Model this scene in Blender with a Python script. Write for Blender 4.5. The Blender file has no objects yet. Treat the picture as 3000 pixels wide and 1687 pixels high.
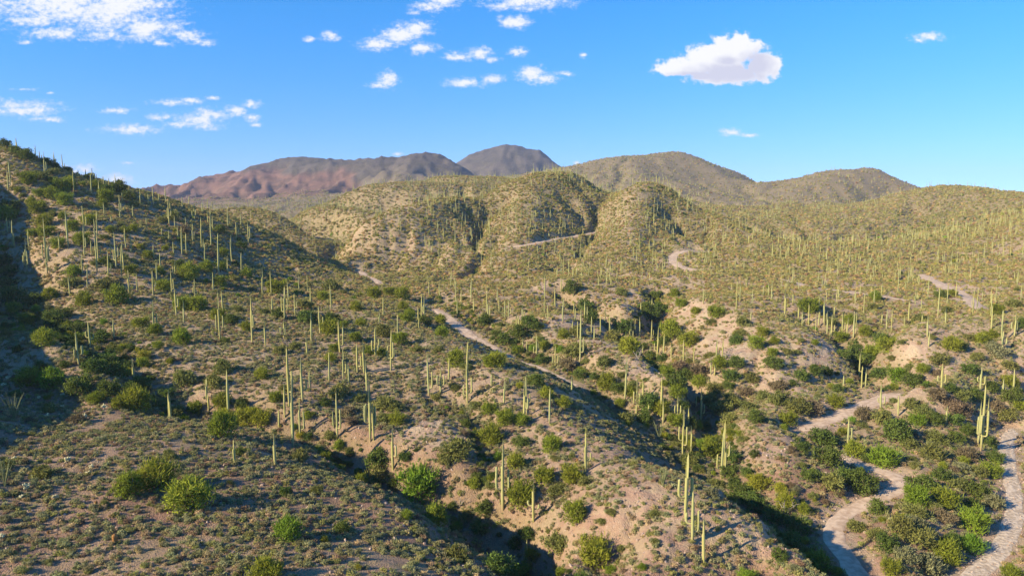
import bpy, bmesh, math, random
import numpy as np
from mathutils import Vector, Matrix

random.seed(7)
RNG = np.random.default_rng(11)
sc = bpy.context.scene
COL = sc.collection

# ------------------------------------------------------------------ camera
FPX, UC, VC = 2142.0, 1500.0, 843.5          # focal length and centre in photo pixels (3000 x 1687)
PITCH = math.atan((843.5 - 590.0) / FPX)
cam_d = bpy.data.cameras.new('camera')
cam_d.sensor_width = 36.0
cam_d.lens = 36.0 * FPX / 3000.0
cam_d.clip_start = 0.5
cam_d.clip_end = 60000.0
cam = bpy.data.objects.new('camera', cam_d)
COL.objects.link(cam)
cam.location = (0, 0, 0)
cam.rotation_euler = (math.pi / 2 - PITCH, 0, 0)
sc.camera = cam

# ------------------------------------------------------------------ light
SUN_EL = math.radians(26.0)
SUN_H = Vector((-0.89, -0.455, 0)).normalized()          # horizontal direction towards the sun: left, a little behind the camera
SUN_DIR = Vector((SUN_H.x * math.cos(SUN_EL), SUN_H.y * math.cos(SUN_EL), math.sin(SUN_EL)))
sun_d = bpy.data.lights.new('sun', 'SUN')
sun_d.energy = 4.9
sun_d.angle = math.radians(0.53)
sun_d.color = (1.0, 0.84, 0.57)
sun = bpy.data.objects.new('sun', sun_d)
COL.objects.link(sun)
sun.rotation_euler = SUN_DIR.to_track_quat('Z', 'Y').to_euler()
sc.view_settings.view_transform = 'Standard'
sc.view_settings.look = 'None'
sc.view_settings.exposure = 1.12
sc.view_settings.gamma = 1.0

world = bpy.data.worlds.new('World')
sc.world = world
world.use_nodes = True
CT, ST = math.cos(PITCH), math.sin(PITCH)
def pix(u, v):
    """photo pixel -> tangent of azimuth and of elevation, both per metre of depth"""
    ry = FPX * CT + (VC - v) * ST
    rz = -FPX * ST + (VC - v) * CT
    return (u - UC) / ry, rz / ry
def build_sky():
    nt = world.node_tree
    bg = nt.nodes['Background']
    def N(t, **k):
        x = nt.nodes.new(t)
        for a, v in k.items(): setattr(x, a, v)
        return x
    L = nt.links.new
    def MA(op, a, b=0.0, c=0.0, clamp=False):
        x = N('ShaderNodeMath', operation=op, use_clamp=clamp)
        for s, v in zip(x.inputs, (a, b, c)):
            if isinstance(v, bpy.types.NodeSocket): L(v, s)
            else: s.default_value = v
        return x.outputs[0]
    def RG(v, a, b):
        x = N('ShaderNodeMapRange', interpolation_type='SMOOTHSTEP'); L(v, x.inputs[0]); x.inputs[1].default_value = a; x.inputs[2].default_value = b
        return x.outputs[0]
    def MX(f, a, b):
        x = N('ShaderNodeMix', data_type='RGBA')
        for s, v in ((x.inputs[0], f), (x.inputs[6], a), (x.inputs[7], b)):
            if isinstance(v, bpy.types.NodeSocket): L(v, s)
            else: s.default_value = v
        return x.outputs[2]
    sky = N('ShaderNodeTexSky', sky_type='NISHITA', sun_disc=False)
    sky.sun_elevation = SUN_EL; sky.sun_rotation = math.atan2(SUN_H.x, SUN_H.y)
    sky.altitude = 800; sky.air_density = 1.0; sky.dust_density = 0.0; sky.ozone_density = 3.0
    lift = N('ShaderNodeVectorMath', operation='MULTIPLY_ADD'); lift.inputs[1].default_value = (1, 1, 0.92); lift.inputs[2].default_value = (0, 0, 0.09)
    tc0 = N('ShaderNodeTexCoord'); L(tc0.outputs['Generated'], lift.inputs[0]); L(lift.outputs[0], sky.inputs[0])
    hs = N('ShaderNodeHueSaturation'); L(sky.outputs[0], hs.inputs['Color']); hs.inputs['Saturation'].default_value = SKY_SAT; hs.inputs['Value'].default_value = SKY_VAL
    sz = N('ShaderNodeSeparateXYZ'); L(tc0.outputs['Generated'], sz.inputs[0])
    tn = N('ShaderNodeVectorMath', operation='MULTIPLY'); L(hs.outputs[0], tn.inputs[0]); L(MX(RG(sz.outputs[2], 0.0, 0.30), (0.88, 0.80, 1.0, 1), (0.72, 0.98, 1.06, 1)), tn.inputs[1])
    # fair-weather clouds, each an uneven patch in its own direction
    tc = N('ShaderNodeTexCoord'); sp = N('ShaderNodeSeparateXYZ'); L(tc.outputs['Generated'], sp.inputs[0])
    yy = MA('MAXIMUM', sp.outputs[1], 0.05)
    cb = N('ShaderNodeCombineXYZ'); L(MA('DIVIDE', sp.outputs[0], yy), cb.inputs[0]); L(MA('DIVIDE', sp.outputs[2], yy), cb.inputs[1])
    P = cb.outputs[0]
    def noise(scale, detail, sx=1.0):
        mp = N('ShaderNodeVectorMath', operation='MULTIPLY'); L(P, mp.inputs[0]); mp.inputs[1].default_value = (scale, scale * sx, scale)
        x = N('ShaderNodeTexNoise'); x.inputs['Scale'].default_value = 1.0; x.inputs['Detail'].default_value = detail; x.inputs['Roughness'].default_value = 0.58
        L(mp.outputs[0], x.inputs['Vector']); return x.outputs['Fac']
    def field(blobs):
        cur = None
        for b in blobs:
            u, v, ru, rv_ = b[:4]; w = b[4] if len(b) > 4 else 0.0
            a, t = pix(u, v); sx, sy = FPX / ru, FPX / rv_
            m = N('ShaderNodeVectorMath', operation='MULTIPLY_ADD'); L(P, m.inputs[0]); m.inputs[1].default_value = (sx, sy, 0); m.inputs[2].default_value = (-a * sx, -t * sy, 0)
            ln = N('ShaderNodeVectorMath', operation='LENGTH'); L(m.outputs[0], ln.inputs[0])
            r = ln.outputs['Value']
            if w: r = MA('ADD', r, w)
            cur = r if cur is None else MA('MINIMUM', cur, r)
        return MA('SUBTRACT', 1.0, cur)
    cum = field([(2085,190,150,46),(2150,150,95,55),(2170,128,48,34),(2080,165,80,42),(1990,202,85,26),(2235,195,62,52),(2130,222,150,30),(2272,178,35,18,.25)])
    soft = field([(170,10,230,75),(330,25,190,80),(430,85,130,42,.1),(110,58,100,30,.1),(545,105,80,30,.35),(300,105,170,24,.35),(600,125,45,14,.3),(470,128,25,8),(80,124,28,8,.2),
        (1105,132,62,20),(1175,100,62,30),(1215,88,55,26),(1240,142,44,18),(1262,22,60,24,.2),(1305,4,48,22,.1),(1210,38,40,16,.35),(1545,0,125,32),(1470,18,50,18,.1),(1508,64,46,21),
        (1350,168,45,14),(1400,158,42,18),(1445,175,35,11,.3),(1515,153,32,14,.1),(1135,235,33,27),(1110,252,40,10,.25),(1360,243,65,14),(1446,232,36,14),(1555,218,46,26),(1592,233,48,16),(1652,216,38,11,.3),(1710,163,12,9,.1),
        (2720,110,58,15,.1),(2690,118,30,9,.2),(2145,390,34,13),(2195,397,38,7,.25),(40,310,160,26,.3),(140,350,75,13,.35),(340,324,56,10,.1),(385,380,100,15,.05),(505,302,62,11,.05),(560,295,40,10,.05),(625,287,20,7),(470,345,60,14,.35),
        (570,350,110,28,.3),(690,325,38,19,.1),(735,306,36,14,.1),(735,346,26,13,.1),(752,366,26,8,.3),(610,370,80,16,.3),(248,497,36,16,.05),(345,528,44,20,.05),(310,540,50,10,.2),(905,116,22,10,.1),(968,106,30,16,.05),(1165,452,24,8,.4),(1690,478,12,8,.1),
        (145,273,14,5,.2),(70,262,60,7,.5),(380,478,45,8,.5),(200,505,40,18),(60,325,130,18,.1),(620,335,60,20,.15),(540,365,70,14,.15),(160,95,120,25,.2)])
    n1 = MA('MULTIPLY_ADD', noise(150, 2, 1.5), .45, MA('MULTIPLY', noise(42, 3, 1.6), .55)); n2 = noise(75, 4, 1.2)
    d1 = RG(MA('ADD', cum, MA('MULTIPLY_ADD', n2, 1.4, -0.68)), 0.0, 0.42)
    d2 = MA('MULTIPLY', RG(MA('ADD', soft, MA('MULTIPLY_ADD', n1, 3.2, -1.45)), -0.15, 1.15), 0.95)
    # the rest of the sky carries the same kind of scattered cloud
    mpb = N('ShaderNodeTexNoise'); mpb.inputs['Scale'].default_value = 5.0; mpb.inputs['Detail'].default_value = 3; L(tc.outputs['Generated'], mpb.inputs['Vector'])
    d3 = MA('MULTIPLY', MA('MULTIPLY', RG(mpb.outputs['Fac'], .58, .74), RG(MA('ABSOLUTE', MA('DIVIDE', sp.outputs[0], yy)), .74, .9)), .8)
    dens = MA('MAXIMUM', d1, MA('MAXIMUM', d2, d3))
    under = field([(2140,215,150,34),(2215,190,62,46),(2050,222,100,16),(2130,180,60,28,.3)])  # shaded underside of the big cloud, painted in as mauve patches
    und = MA('MULTIPLY', RG(MA('ADD', under, MA('MULTIPLY_ADD', n2, 0.8, -0.40)), -0.15, 0.6), d1)
    thin = RG(dens, 0.2, 0.95)
    cc = MX(thin, (0.62, 0.68, 0.84, 1), (0.80, 0.80, 0.82, 1))
    cc = MX(MA('MULTIPLY', und, .85), cc, (0.50, 0.51, 0.65, 1))
    gain = N('ShaderNodeVectorMath', operation='SCALE'); L(cc, gain.inputs[0]); gain.inputs['Scale'].default_value = CLOUD_GAIN / SKY_STR
    col = MX(dens, tn.outputs[0], gain.outputs[0])
    L(col, bg.inputs[0]); bg.inputs[1].default_value = SKY_STR
SKY_STR, SKY_SAT, SKY_VAL, CLOUD_GAIN = 0.09, 1.34, 1.25, 0.58
build_sky()

sc.cycles.max_bounces = 4
world.cycles.sampling_method = 'MANUAL'
world.cycles.sample_map_resolution = 512
sc.cycles.diffuse_bounces = 1
sc.cycles.glossy_bounces = 2
sc.cycles.transmission_bounces = 3
sc.cycles.transparent_max_bounces = 6
sc.cycles.volume_bounces = 0
sc.cycles.use_denoising = True
sc.cycles.sample_clamp_indirect = 4.0

# ------------------------------------------------------------------ pixel <-> ground helpers
CP = []                                     # terrain control points: (a, ln depth, tan elevation)
def D(pts, crest=0.0, crest2=None):
    """survey points seen at a pixel, at a known depth in metres; a crest also gets its far slope"""
    for u, v, d in pts:
        a, t = pix(u, v)
        CP.append((a, math.log(d), t))
        if crest:
            for k, m in ((1.05, 1.0), (1.13, 2.0)):
                CP.append((a, math.log(d * k), t - crest * m))
def Z(pts):
    """survey points seen at a pixel, at a known height below the camera"""
    for u, v, z in pts:
        a, t = pix(u, v)
        CP.append((a, math.log(z / t), t))
def G(pts):
    """points outside the view: pixel column at the horizon, depth, height"""
    for u, d, z in pts:
        CP.append(((u - UC) / FPX, math.log(d), z / d))

# near rows
D([(-200,1687,66),(0,1687,66),(400,1687,66),(800,1687,67),(1150,1687,69),(1580,1700,98),(1750,1687,88),(2000,1687,82),
   (2250,1687,83),(2750,1687,102),(3200,1687,102)])
G([(u, 42, -34 if u < 1200 else -40 if u < 2400 else -46) for u in range(-900, 4000, 400)])
G([(u, 20, -32) for u in range(-900, 4000, 600)])
D([(1400,1687,76),(1300,1600,84),(1200,1500,92),(1080,1420,102),(0,1500,80),(400,1500,82),(800,1500,84),(1000,1500,88),(0,1300,105),(300,1350,100),(600,1350,104),(850,1350,110),
   (0,1100,146),(204,1163,135),(330,1205,128),(450,1250,121),(620,1280,117)])
# near spur and gully on the left
D([(0,965,178),(100,985,166),(200,1020,156),(290,1065,149),(370,1120,141)])
G1 = [(0,905,212),(100,950,190),(200,990,177),(290,1030,165),(350,1080,154),(400,1140,144),(440,1185,138)]
D(G1)
D([(560,1205,137),(750,1220,135),(900,1245,132),(1000,1295,128),(1080,1372,122),(1180,1425,117),(1300,1475,113),(1420,1562,106),(1520,1640,100)])
Z([(1350,1190,-41.5),(1420,1260,-43),(1440,1330,-44.5),(1400,1420,-46),(1380,1480,-47)])
D([(1250,1250,133),(1280,1350,121),(1190,1300,127)])
# left hill
D([(0,431,340),(81,455,346),(175,506,355),(291,549,365),(408,578,375),(582,622,390),(700,662,400),(800,705,405),(873,735,405),(960,772,400)], 0.03)
D([(100,620,285),(300,650,275),(500,700,285),(700,760,300),(850,800,310),(100,750,245),(300,780,240),(500,820,245),(700,850,255),(900,850,280),
   (0,840,245),(200,890,215),(320,920,203),(500,920,205),(700,920,212),(900,920,225),(1100,900,245),(450,1010,170),(600,1020,172),(800,1030,170),
   (1000,1020,178),(1200,1000,190),(600,1120,150),(800,1130,148),(1000,1130,150),(1200,1130,152),(1400,1130,152),(850,1195,138),(1100,1230,137)])
D([(180,560,310),(60,540,300),(400,640,300),(0,700,262),(0,600,290)])
G([(-300,340,47),(-700,340,80),(-300,240,2),(-800,187,5),(-500,190,-11),(-900,130,-2),(-900,90,-22),(-400,120,-26),(-300,160,-22),(-900,250,42),(-900,450,90),  # includes an unseen ridge left of the view, raised to shade the left gully
   (-300,500,30),(0,500,5),(-900,900,60),(0,900,-10),(400,700,-25)])
# road bench and the gully behind it
Z([(1060,797,-37),(1200,868,-37.5),(1290,915,-38),(1386,990,-38.5),(1500,1050,-39),(1600,1088,-40),(1690,1128,-41)])
G2 = [(1290,890,-39.5),(1400,945,-41),(1500,995,-42.5),(1580,1045,-44),(1660,1085,-45),(1760,1130,-46),(1860,1180,-47.5),(1950,1240,-49),
      (2020,1310,-50),(2090,1380,-51),(2200,1460,-51.5),(2330,1570,-52),(2420,1660,-52.5)]
Z(G2)
# stony ridge in the foreground
Z([(1450,1150,-39),(1600,1200,-41),(1700,1250,-42),(1850,1310,-43.2),(1960,1375,-44),(2070,1420,-44),(2160,1470,-43.8),(2250,1545,-43.4),(2350,1640,-43.2),(2400,1690,-43),
   (1750,1400,-42.2),(1800,1500,-42.2),(1900,1600,-42.5),(1600,1400,-44.5),(1560,1300,-43.5),(1650,1550,-46),(1700,1650,-45.5)])
for u, v, z in [(2000,1392,-44),(2070,1420,-44),(2160,1470,-43.8),(2250,1545,-43.4),(2350,1640,-43.2),(2400,1690,-43)]:
    a, t = pix(u, v); d = z / t
    CP += [(a, math.log(d * 1.035), (z - 1.6) / (d * 1.035)), (a, math.log(d * 1.10), (z - 6.3) / (d * 1.10))]
# track and wash, right
ROAD_B = [(2540,1720,-53.0),(2510,1672,-53.0),(2455,1600,-52.7),(2432,1545,-52.4),(2480,1500,-52.2),(2560,1462,-52),(2632,1430,-51.8),(2648,1400,-51.6),(2600,1374,-51.3),(2530,1358,-51),(2470,1340,-50.8)]
WASH = [(2800,1730,-54.3),(2850,1687,-54.2),(2905,1635,-54),(2955,1570,-53.8),(2972,1500,-53.6),(2968,1420,-53.2),(2955,1350,-52.8),(2948,1295,-52.4),(2965,1250,-52)]
Z(ROAD_B); Z(WASH)
Z([(2700,1550,-51.3),(2750,1450,-51),(2800,1350,-51),(2700,1300,-50.8),(2650,1650,-52),(2800,1250,-50),(2950,1180,-48.5),(3050,1350,-51),(3050,1550,-52),(3100,1100,-46)])
# eroded ridge in the middle distance, its gullies
Z([(1600,920,-37.5),(1700,930,-38.3),(1760,990,-39.6),(1850,1035,-40.6),(1930,1082,-41.5),(1975,1105,-42.5),(1680,1010,-41)])
G3 = [(1920,850,-37),(1935,905,-39.5),(1890,950,-42.6),(1880,985,-44.6),(1925,1035,-46.4),(1970,1078,-47.4),(2020,1125,-48.2),(2050,1175,-48.8),(2080,1235,-49.2),(2092,1300,-50.2)]
G3B = [(1640,855,-36.8),(1700,880,-38.4),(1760,915,-40.4),(1830,958,-42.2)]
Z(G3); Z(G3B)
Z([(1640,830,-33.5),(1800,880,-35.5),(1860,905,-36.5)])
Z([(2200,1250,-46.3),(2260,1290,-46.3),(2320,1350,-47.5),(2140,1215,-46.5)])
# terrace and its scarp
Z([(2000,880,-35.5),(2080,912,-36.6),(2200,940,-37.2),(2300,962,-37.8),(2380,982,-38.3),(2640,1000,-38.5),(2760,1010,-39),(2900,1010,-39),(3000,1000,-38),(3150,980,-36)])
G4 = [(2450,955,-40.5),(2510,1020,-43.3),(2550,1068,-45.4),(2630,1112,-47.3)]
Z(G4)
Z([(2050,1060,-44.3),(2150,1090,-45),(2260,1110,-45.5),(2350,1135,-46),(2450,1180,-47.3),(2716,1130,-43.8),(2640,1080,-43.5),(2800,1110,-44.5),(2900,1120,-45)])
ROAD_C = [(2350,1262,-48.6),(2420,1228,-48.5),(2500,1197,-48.5),(2580,1170,-48.3),(2660,1148,-48)]
Z(ROAD_C)
Z([(2100,800,-34),(2300,830,-35),(2500,850,-36),(2700,880,-36.5),(2900,900,-36.5),(3000,900,-36.5),(2300,750,-31),(2500,760,-33),(2700,770,-34),(2900,790,-33),(3000,760,-29)])
D([(2400,700,500),(2600,690,560),(2800,705,480),(2900,665,500),(3000,610,530),(3200,560,520),(3000,690,440)])
# middle hills
def nearer(pts, e): return [(u, v, 350.0 * (d / 350.0) ** e if d > 350 else d) for u, v, d in pts]
D([(895,705,430),(1000,662,442),(1060,635,455),(1122,598,468),(1170,580,477),(1216,563,487),(1286,543,505),(1340,538,522)], 0.02)
D([(1500,506,575),(1600,489,590),(1660,482,600),(1710,486,605)], 0.012)
D([(1400,546,565),(1410,602,533),(1402,640,503),(1400,676,474),(1428,715,440),(1450,745,410),                       # ravine
   (1570,545,545),(1505,590,505),(1475,640,470),(1465,690,437),(1485,750,388),(1500,800,345),(1640,600,515),(1600,660,467),(1560,710,427),(1540,750,397),   # spur
   (1715,535,605),(1750,581,567),(1772,633,527),(1765,674,492),(1725,720,447),(1690,750,412),                          # second ravine
   (1230,640,457),(1180,690,427),(1300,690,437),(1330,735,405),(1080,715,420)])
D([(1850,512,560),(1908,497,566),(1937,501,570),(1995,532,575),(2039,566,572),(2097,600,558),(2170,633,540),(2228,665,520)], 0.02)
D([(1880,555,536),(1863,602,505),(1842,655,467),(1822,705,430),(1770,755,395),(1960,620,540),(2010,660,508),(2100,690,490),(1980,722,440),(2050,745,420),(1920,790,365),(1930,690,468)])
D([(1300,820,350),(1620,800,345),(1700,785,375),(1800,805,347),(1600,830,305),(1450,860,290),(1100,770,402),(1200,790,385),(1000,745,405),(1300,772,392)])
D(nearer([(954,553,980),(1027,525,1000),(1065,519,1010),(1114,522,1030),(1187,524,1060)], 0.85), 0.016)
D(nearer([(1204,516,1280),(1260,499,1300),(1318,499,1320),(1391,513,1320),(1478,525,1320)], 0.85), 0.016)
D(nearer([(808,601,780),(881,578,800),(954,569,820),(1012,590,800),(1085,616,760)], 0.85), 0.018)
D(nearer([(700,612,700),(750,606,690),(808,615,680),(870,640,650),(920,672,610)], 0.85), 0.018)
D(nearer([(1050,570,890),(1000,630,700),(1120,560,930),(900,620,720),(1300,530,1080)], 0.85))
# right-hand hills
D([(2679,548,1000),(2740,543,980),(2795,540,950),(2853,541,930),(2935,553,900),(3000,567,880),(3200,590,860)], 0.02)
D([(2700,620,780),(2850,620,700),(2500,620,850),(2600,570,950),(2950,600,720)])
D([(2329,518,1500),(2399,504,1500),(2480,500,1500),(2585,503,1490),(2620,524,1470),(2680,548,1440)], 0.02)
D([(2400,570,1200),(2480,560,1220),(2330,620,950),(2440,640,760)])
D([(1640,510,1850),(1700,495,1850),(1747,489,1850),(1817,466,1830),(1875,458,1820),(1910,458,1800),(1968,445,1800),(2026,463,1800),(2096,489,1780),(2178,522,1750),(2253,541,1700)], 0.02)
D([(1960,490,1560),(1945,530,1330),(2050,525,1500),(2110,575,1250),(2170,610,1050),(2200,570,1350),(1820,510,1450)])
# far mountains
D([(380,566,2500),(402,559,2500),(466,548,2500),(559,530,2520),(652,520,2550),(757,502,2600),(862,468,2600),(932,472,2600),(990,494,2600),(1083,502,2550),(1153,472,2450),(1199,460,2400),
   (1246,448,2400),(1293,460,2400),(1330,478,2380),(1400,510,2300)], 0.03)
D([(1374,454,3300),(1415,440,3300),(1456,431,3300),(1502,440,3300),(1572,440,3280),(1619,466,3250),(1665,495,3200),(1720,520,3200)], 0.03)
D([(420,590,2050),(520,588,2000),(620,585,1950),(720,580,1900),(820,578,1900),(920,560,1950),(1050,540,2000),(1150,520,2050),(560,555,2250),(620,560,2230),(700,540,2280),(800,530,2300),(470,575,2150),
   (880,520,2250),(1450,500,2900),(1550,500,2900),(1230,500,2150)])
G([(1500,5000,100),(-900,5000,60),(3900,5000,20),(300,4000,-20),(2500,4000,0),(3500,2500,20),(2900,2500,0),(-900,2500,60),(0,2500,-10),(200,1500,-20),(3500,1200,30),(3700,300,-28),(3700,150,-42),(3700,700,10),(1500,7000,60),(0,7000,30),(3000,7000,20)])

# ------------------------------------------------------------------ solve the height field (multiquadric through the survey points)
CP = np.array(CP)
def kern(dx, dy):
    return np.sqrt(dx * dx + dy * dy + 0.0009)
n = len(CP)
A = np.zeros((n + 3, n + 3))
A[:n, :n] = kern(CP[:, None, 0] - CP[None, :, 0], CP[:, None, 1] - CP[None, :, 1])
A[:n, :n] -= np.eye(n) * 0.0015
A[:n, n] = 1; A[:n, n + 1] = CP[:, 0]; A[:n, n + 2] = CP[:, 1]
A[n:, :n] = A[:n, n:].T
W = np.linalg.lstsq(A, np.concatenate([CP[:, 2], [0, 0, 0]]), rcond=None)[0]

NA, NL = 861, 700
AMAX, L0, L1 = 1.02, math.log(24.0), math.log(6500.0)
av = np.linspace(-AMAX, AMAX, NA)
lv = np.linspace(L0, L1, NL)
AA, LL = np.meshgrid(av, lv)                # rows: depth, columns: azimuth
# coarse solve, refined by cubic upsampling
def solve(a, l):
    out = np.empty(a.size)
    af, lf = a.ravel(), l.ravel()
    for s in range(0, af.size, 20000):
        e = min(af.size, s + 20000)
        out[s:e] = kern(af[s:e, None] - CP[None, :, 0], lf[s:e, None] - CP[None, :, 1]) @ W[:n] + W[n] + W[n + 1] * af[s:e] + W[n + 2] * lf[s:e]
    return out.reshape(a.shape)
def upsample(z, nr, nc):
    def up(z, m):
        k = z.shape[0]
        x = np.linspace(0, k - 1, m)
        i = np.clip(np.floor(x).astype(int), 0, k - 2)
        f = (x - i)[:, None]
        p0, p1, p2, p3 = z[np.clip(i - 1, 0, k - 1)], z[i], z[i + 1], z[np.clip(i + 2, 0, k - 1)]
        return p1 + 0.5 * f * (p2 - p0 + f * (2 * p0 - 5 * p1 + 4 * p2 - p3 + f * (3 * (p1 - p2) + p3 - p0)))
    return up(up(z, nr).T, nc).T
ca, cl = np.meshgrid(np.linspace(-AMAX, AMAX, 288), np.linspace(L0, L1, 234))
def blur(z, k):
    for _ in range(k):
        z = (np.roll(z, 1, 0) + z * 2 + np.roll(z, -1, 0)) / 4
        z = (np.roll(z, 1, 1) + z * 2 + np.roll(z, -1, 1)) / 4
    return z
tc_ = solve(ca, cl)
yc_ = np.exp(cl)
wc_ = np.clip((yc_ - 370) / 60, 0, 1) * np.clip((1500 - yc_) / 300, 0, 1)
tc_ = tc_ * (1 - wc_) + blur(tc_, 7) * wc_                       # the middle hills are worn smooth
T0 = upsample(tc_, NL, NA)
YY = np.exp(LL); XX = AA * YY
ZZ = T0 * YY

# ------------------------------------------------------------------ noise
def hash2(i, j, s):
    h = (i.astype(np.int64) * 374761393 + j.astype(np.int64) * 668265263 + s * 974634777) & 0x7fffffff
    h = ((h ^ (h >> 13)) * 1274126177) & 0x7fffffff
    h = h ^ (h >> 16)
    return (h & 0xffff) / 65535.0
def vnoise(x, y, s=0):
    i, j = np.floor(x), np.floor(y)
    fx, fy = x - i, y - j
    fx = fx * fx * fx * (fx * (fx * 6 - 15) + 10); fy = fy * fy * fy * (fy * (fy * 6 - 15) + 10)
    a, b = hash2(i, j, s), hash2(i + 1, j, s)
    c, d = hash2(i, j + 1, s), hash2(i + 1, j + 1, s)
    return (a + (b - a) * fx) * (1 - fy) + (c + (d - c) * fx) * fy
def fbm(x, y, o=4, s=0, g=0.5):
    v, am, tot = 0, 1.0, 0
    for k in range(o):
        v = v + am * vnoise(x * 2 ** k + 17.3 * k, y * 2 ** k - 9.1 * k, s + k); tot += am; am *= g
    return v / tot                           # 0..1, mean about 0.5
def ridged(x, y, o=4, s=0):
    v, am, tot = 0, 1.0, 0
    for k in range(o):
        v = v + am * (1 - np.abs(2 * vnoise(x * 2 ** k + 31.7 * k, y * 2 ** k + 5.3 * k, s + k) - 1)); tot += am; am *= 0.5
    return v / tot
def sstep(a, b, x):
    t = np.clip((x - a) / (b - a), 0, 1)
    return t * t * (3 - 2 * t)

# ------------------------------------------------------------------ drainage: rough the surface, route water over it, cut the gullies
rough = (fbm(XX / 26, YY / 26, 4, 3) - 0.5) * 3.4
rough_far = ((ridged(XX / 520, YY / 520, 3, 9) - 0.62) * 70 + (ridged(XX / 210 + 1.2 * fbm(XX / 300, YY / 300, 3, 4), YY / 800, 5, 13) - .62) * 80) * sstep(1500, 2300, YY) * (.10 + .90 * sstep(.066, .022, T0)) - 9 * sstep(1900, 2300, YY) + (fbm(XX / 110, YY / 110, 4, 5) - 0.5) * 14 * sstep(350, 1100, YY)
ZZ = ZZ + rough * np.clip(YY / 160, 0.35, 1.0) + rough_far * 0.8
def drainage(z, step):
    zc = blur(z, 2)[::step, ::step].copy()
    x, y = XX[::step, ::step], YY[::step, ::step]
    nr, nc = zc.shape
    area = (y * y) * ((av[1] - av[0]) * step) * ((lv[1] - lv[0]) * step)
    acc = area.ravel().copy()
    zf = zc.ravel()
    best = np.full(zf.size, -1); bs = np.zeros(zf.size)
    idx = np.arange(zf.size).reshape(nr, nc)
    for di in (-1, 0, 1):
        for dj in (-1, 0, 1):
            if di == 0 and dj == 0: continue
            s = np.s_[max(0, -di):nr - max(0, di), max(0, -dj):nc - max(0, dj)]
            t = np.s_[max(0, di):nr + min(0, di), max(0, dj):nc + min(0, dj)]
            dist = np.hypot(x[s] - x[t], y[s] - y[t])
            sl = (zc[s] - zc[t]) / dist
            k = idx[s].ravel(); slr = sl.ravel()
            m = slr > bs[k]
            bs[k[m]] = slr[m]; best[k[m]] = idx[t].ravel()[m]
    order = np.argsort(-zf)
    bl = best.tolist(); al = acc.tolist()
    for k in order.tolist():
        b = bl[k]
        if b >= 0: al[b] += al[k]
    return np.array(al).reshape(nr, nc), area
zb = blur(ZZ, 10)
slope = np.hypot(np.gradient(zb, axis=1) / np.gradient(XX, axis=1), (np.gradient(zb, axis=0) - np.gradient(zb, axis=1) / np.gradient(XX, axis=1) * np.gradient(XX, axis=0)) / np.gradient(YY, axis=0))
soft = 0.25 + 0.75 * sstep(0.06, 0.32, slope)
soft *= 1 - 0.72 * sstep(-0.05, -0.2, AA) * sstep(430, 380, YY)          # the left hill and the near slope are smooth
soft *= 1 - 0.5 * sstep(150, 110, YY) * sstep(0.35, 0.0, AA)
soft *= 1 - 0.75 * sstep(0.40, 0.52, AA) * sstep(175, 150, YY)                        # the brushy valley floor is flat
soft = blur(soft, 8)
acc, area = drainage(ZZ, 2)
wet = np.clip(np.log(acc / (4.0 * area)) / 6.5, 0, 1)
WET = np.clip(upsample(blur(wet, 1), NL, NA), 0, 1)
ZZ = ZZ - soft * blur(WET, 1) * np.interp(YY, [40, 100, 200, 400, 1000, 3000], [0.9, 2.4, 7.2, 16.0, 40.0, 85.0])
acc, area = drainage(ZZ, 1)
wet = np.clip(np.log(acc / (6.0 * area)) / 7.0, 0, 1)
ZZ = ZZ - soft * blur(wet, 2) * np.interp(YY, [40, 100, 200, 400, 1000, 3000], [0.25, 0.7, 1.2, 2.0, 4.5, 16.0])
WET = np.clip(blur(np.maximum(WET, wet), 3) * 1.3, 0, 1)
# fine relief
ZZ = ZZ + (fbm(XX / 5.0, YY / 5.0, 3, 21) - 0.5) * 0.5 * np.clip(YY / 100, 0.6, 1) + (ridged(XX / 75, YY / 75, 4, 40) - 0.6) * 26 * sstep(1500, 2200, YY)

# ------------------------------------------------------------------ ground lookups
def ray_ground(u, v, ymin=30.0):
    """first ground point along the sight line of a photo pixel"""
    a, t = pix(u, v)
    c = (a + AMAX) / (2 * AMAX) * (NA - 1)
    j = int(min(max(math.floor(c), 0), NA - 2)); f = c - j
    col = (ZZ[:, j] * (1 - f) + ZZ[:, j + 1] * f) / YY[:, 0]
    i0 = int((math.log(ymin) - L0) / (L1 - L0) * (NL - 1))
    hit = np.nonzero(col[i0:] >= t)[0]
    if len(hit) == 0:
        i = int(np.argmax(col)); y = YY[i, 0]
    else:
        i = hit[0] + i0
        if i == 0: y = YY[0, 0]
        else:
            g = (t - col[i - 1]) / (col[i] - col[i - 1] + 1e-12)
            y = math.exp(lv[i - 1] + min(max(g, 0), 1) * (lv[1] - lv[0]))
    return a * y, y
def grid_at(F, x, y):
    x = np.asarray(x, float); y = np.asarray(y, float)
    c = np.clip((x / y + AMAX) / (2 * AMAX) * (NA - 1), 0, NA - 1.001)
    r = np.clip((np.log(y) - L0) / (L1 - L0) * (NL - 1), 0, NL - 1.001)
    i, j = np.floor(r).astype(int), np.floor(c).astype(int)
    fi, fj = r - i, c - j
    return (F[i, j] * (1 - fj) + F[i, j + 1] * fj) * (1 - fi) + (F[i + 1, j] * (1 - fj) + F[i + 1, j + 1] * fj) * fi
def ground(x, y):
    return grid_at(ZZ, x, y)
def to_pix(x, y, z):
    zc = y * CT - z * ST
    return UC + x / zc * FPX, VC - (y * ST + z * CT) / zc * FPX

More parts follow.
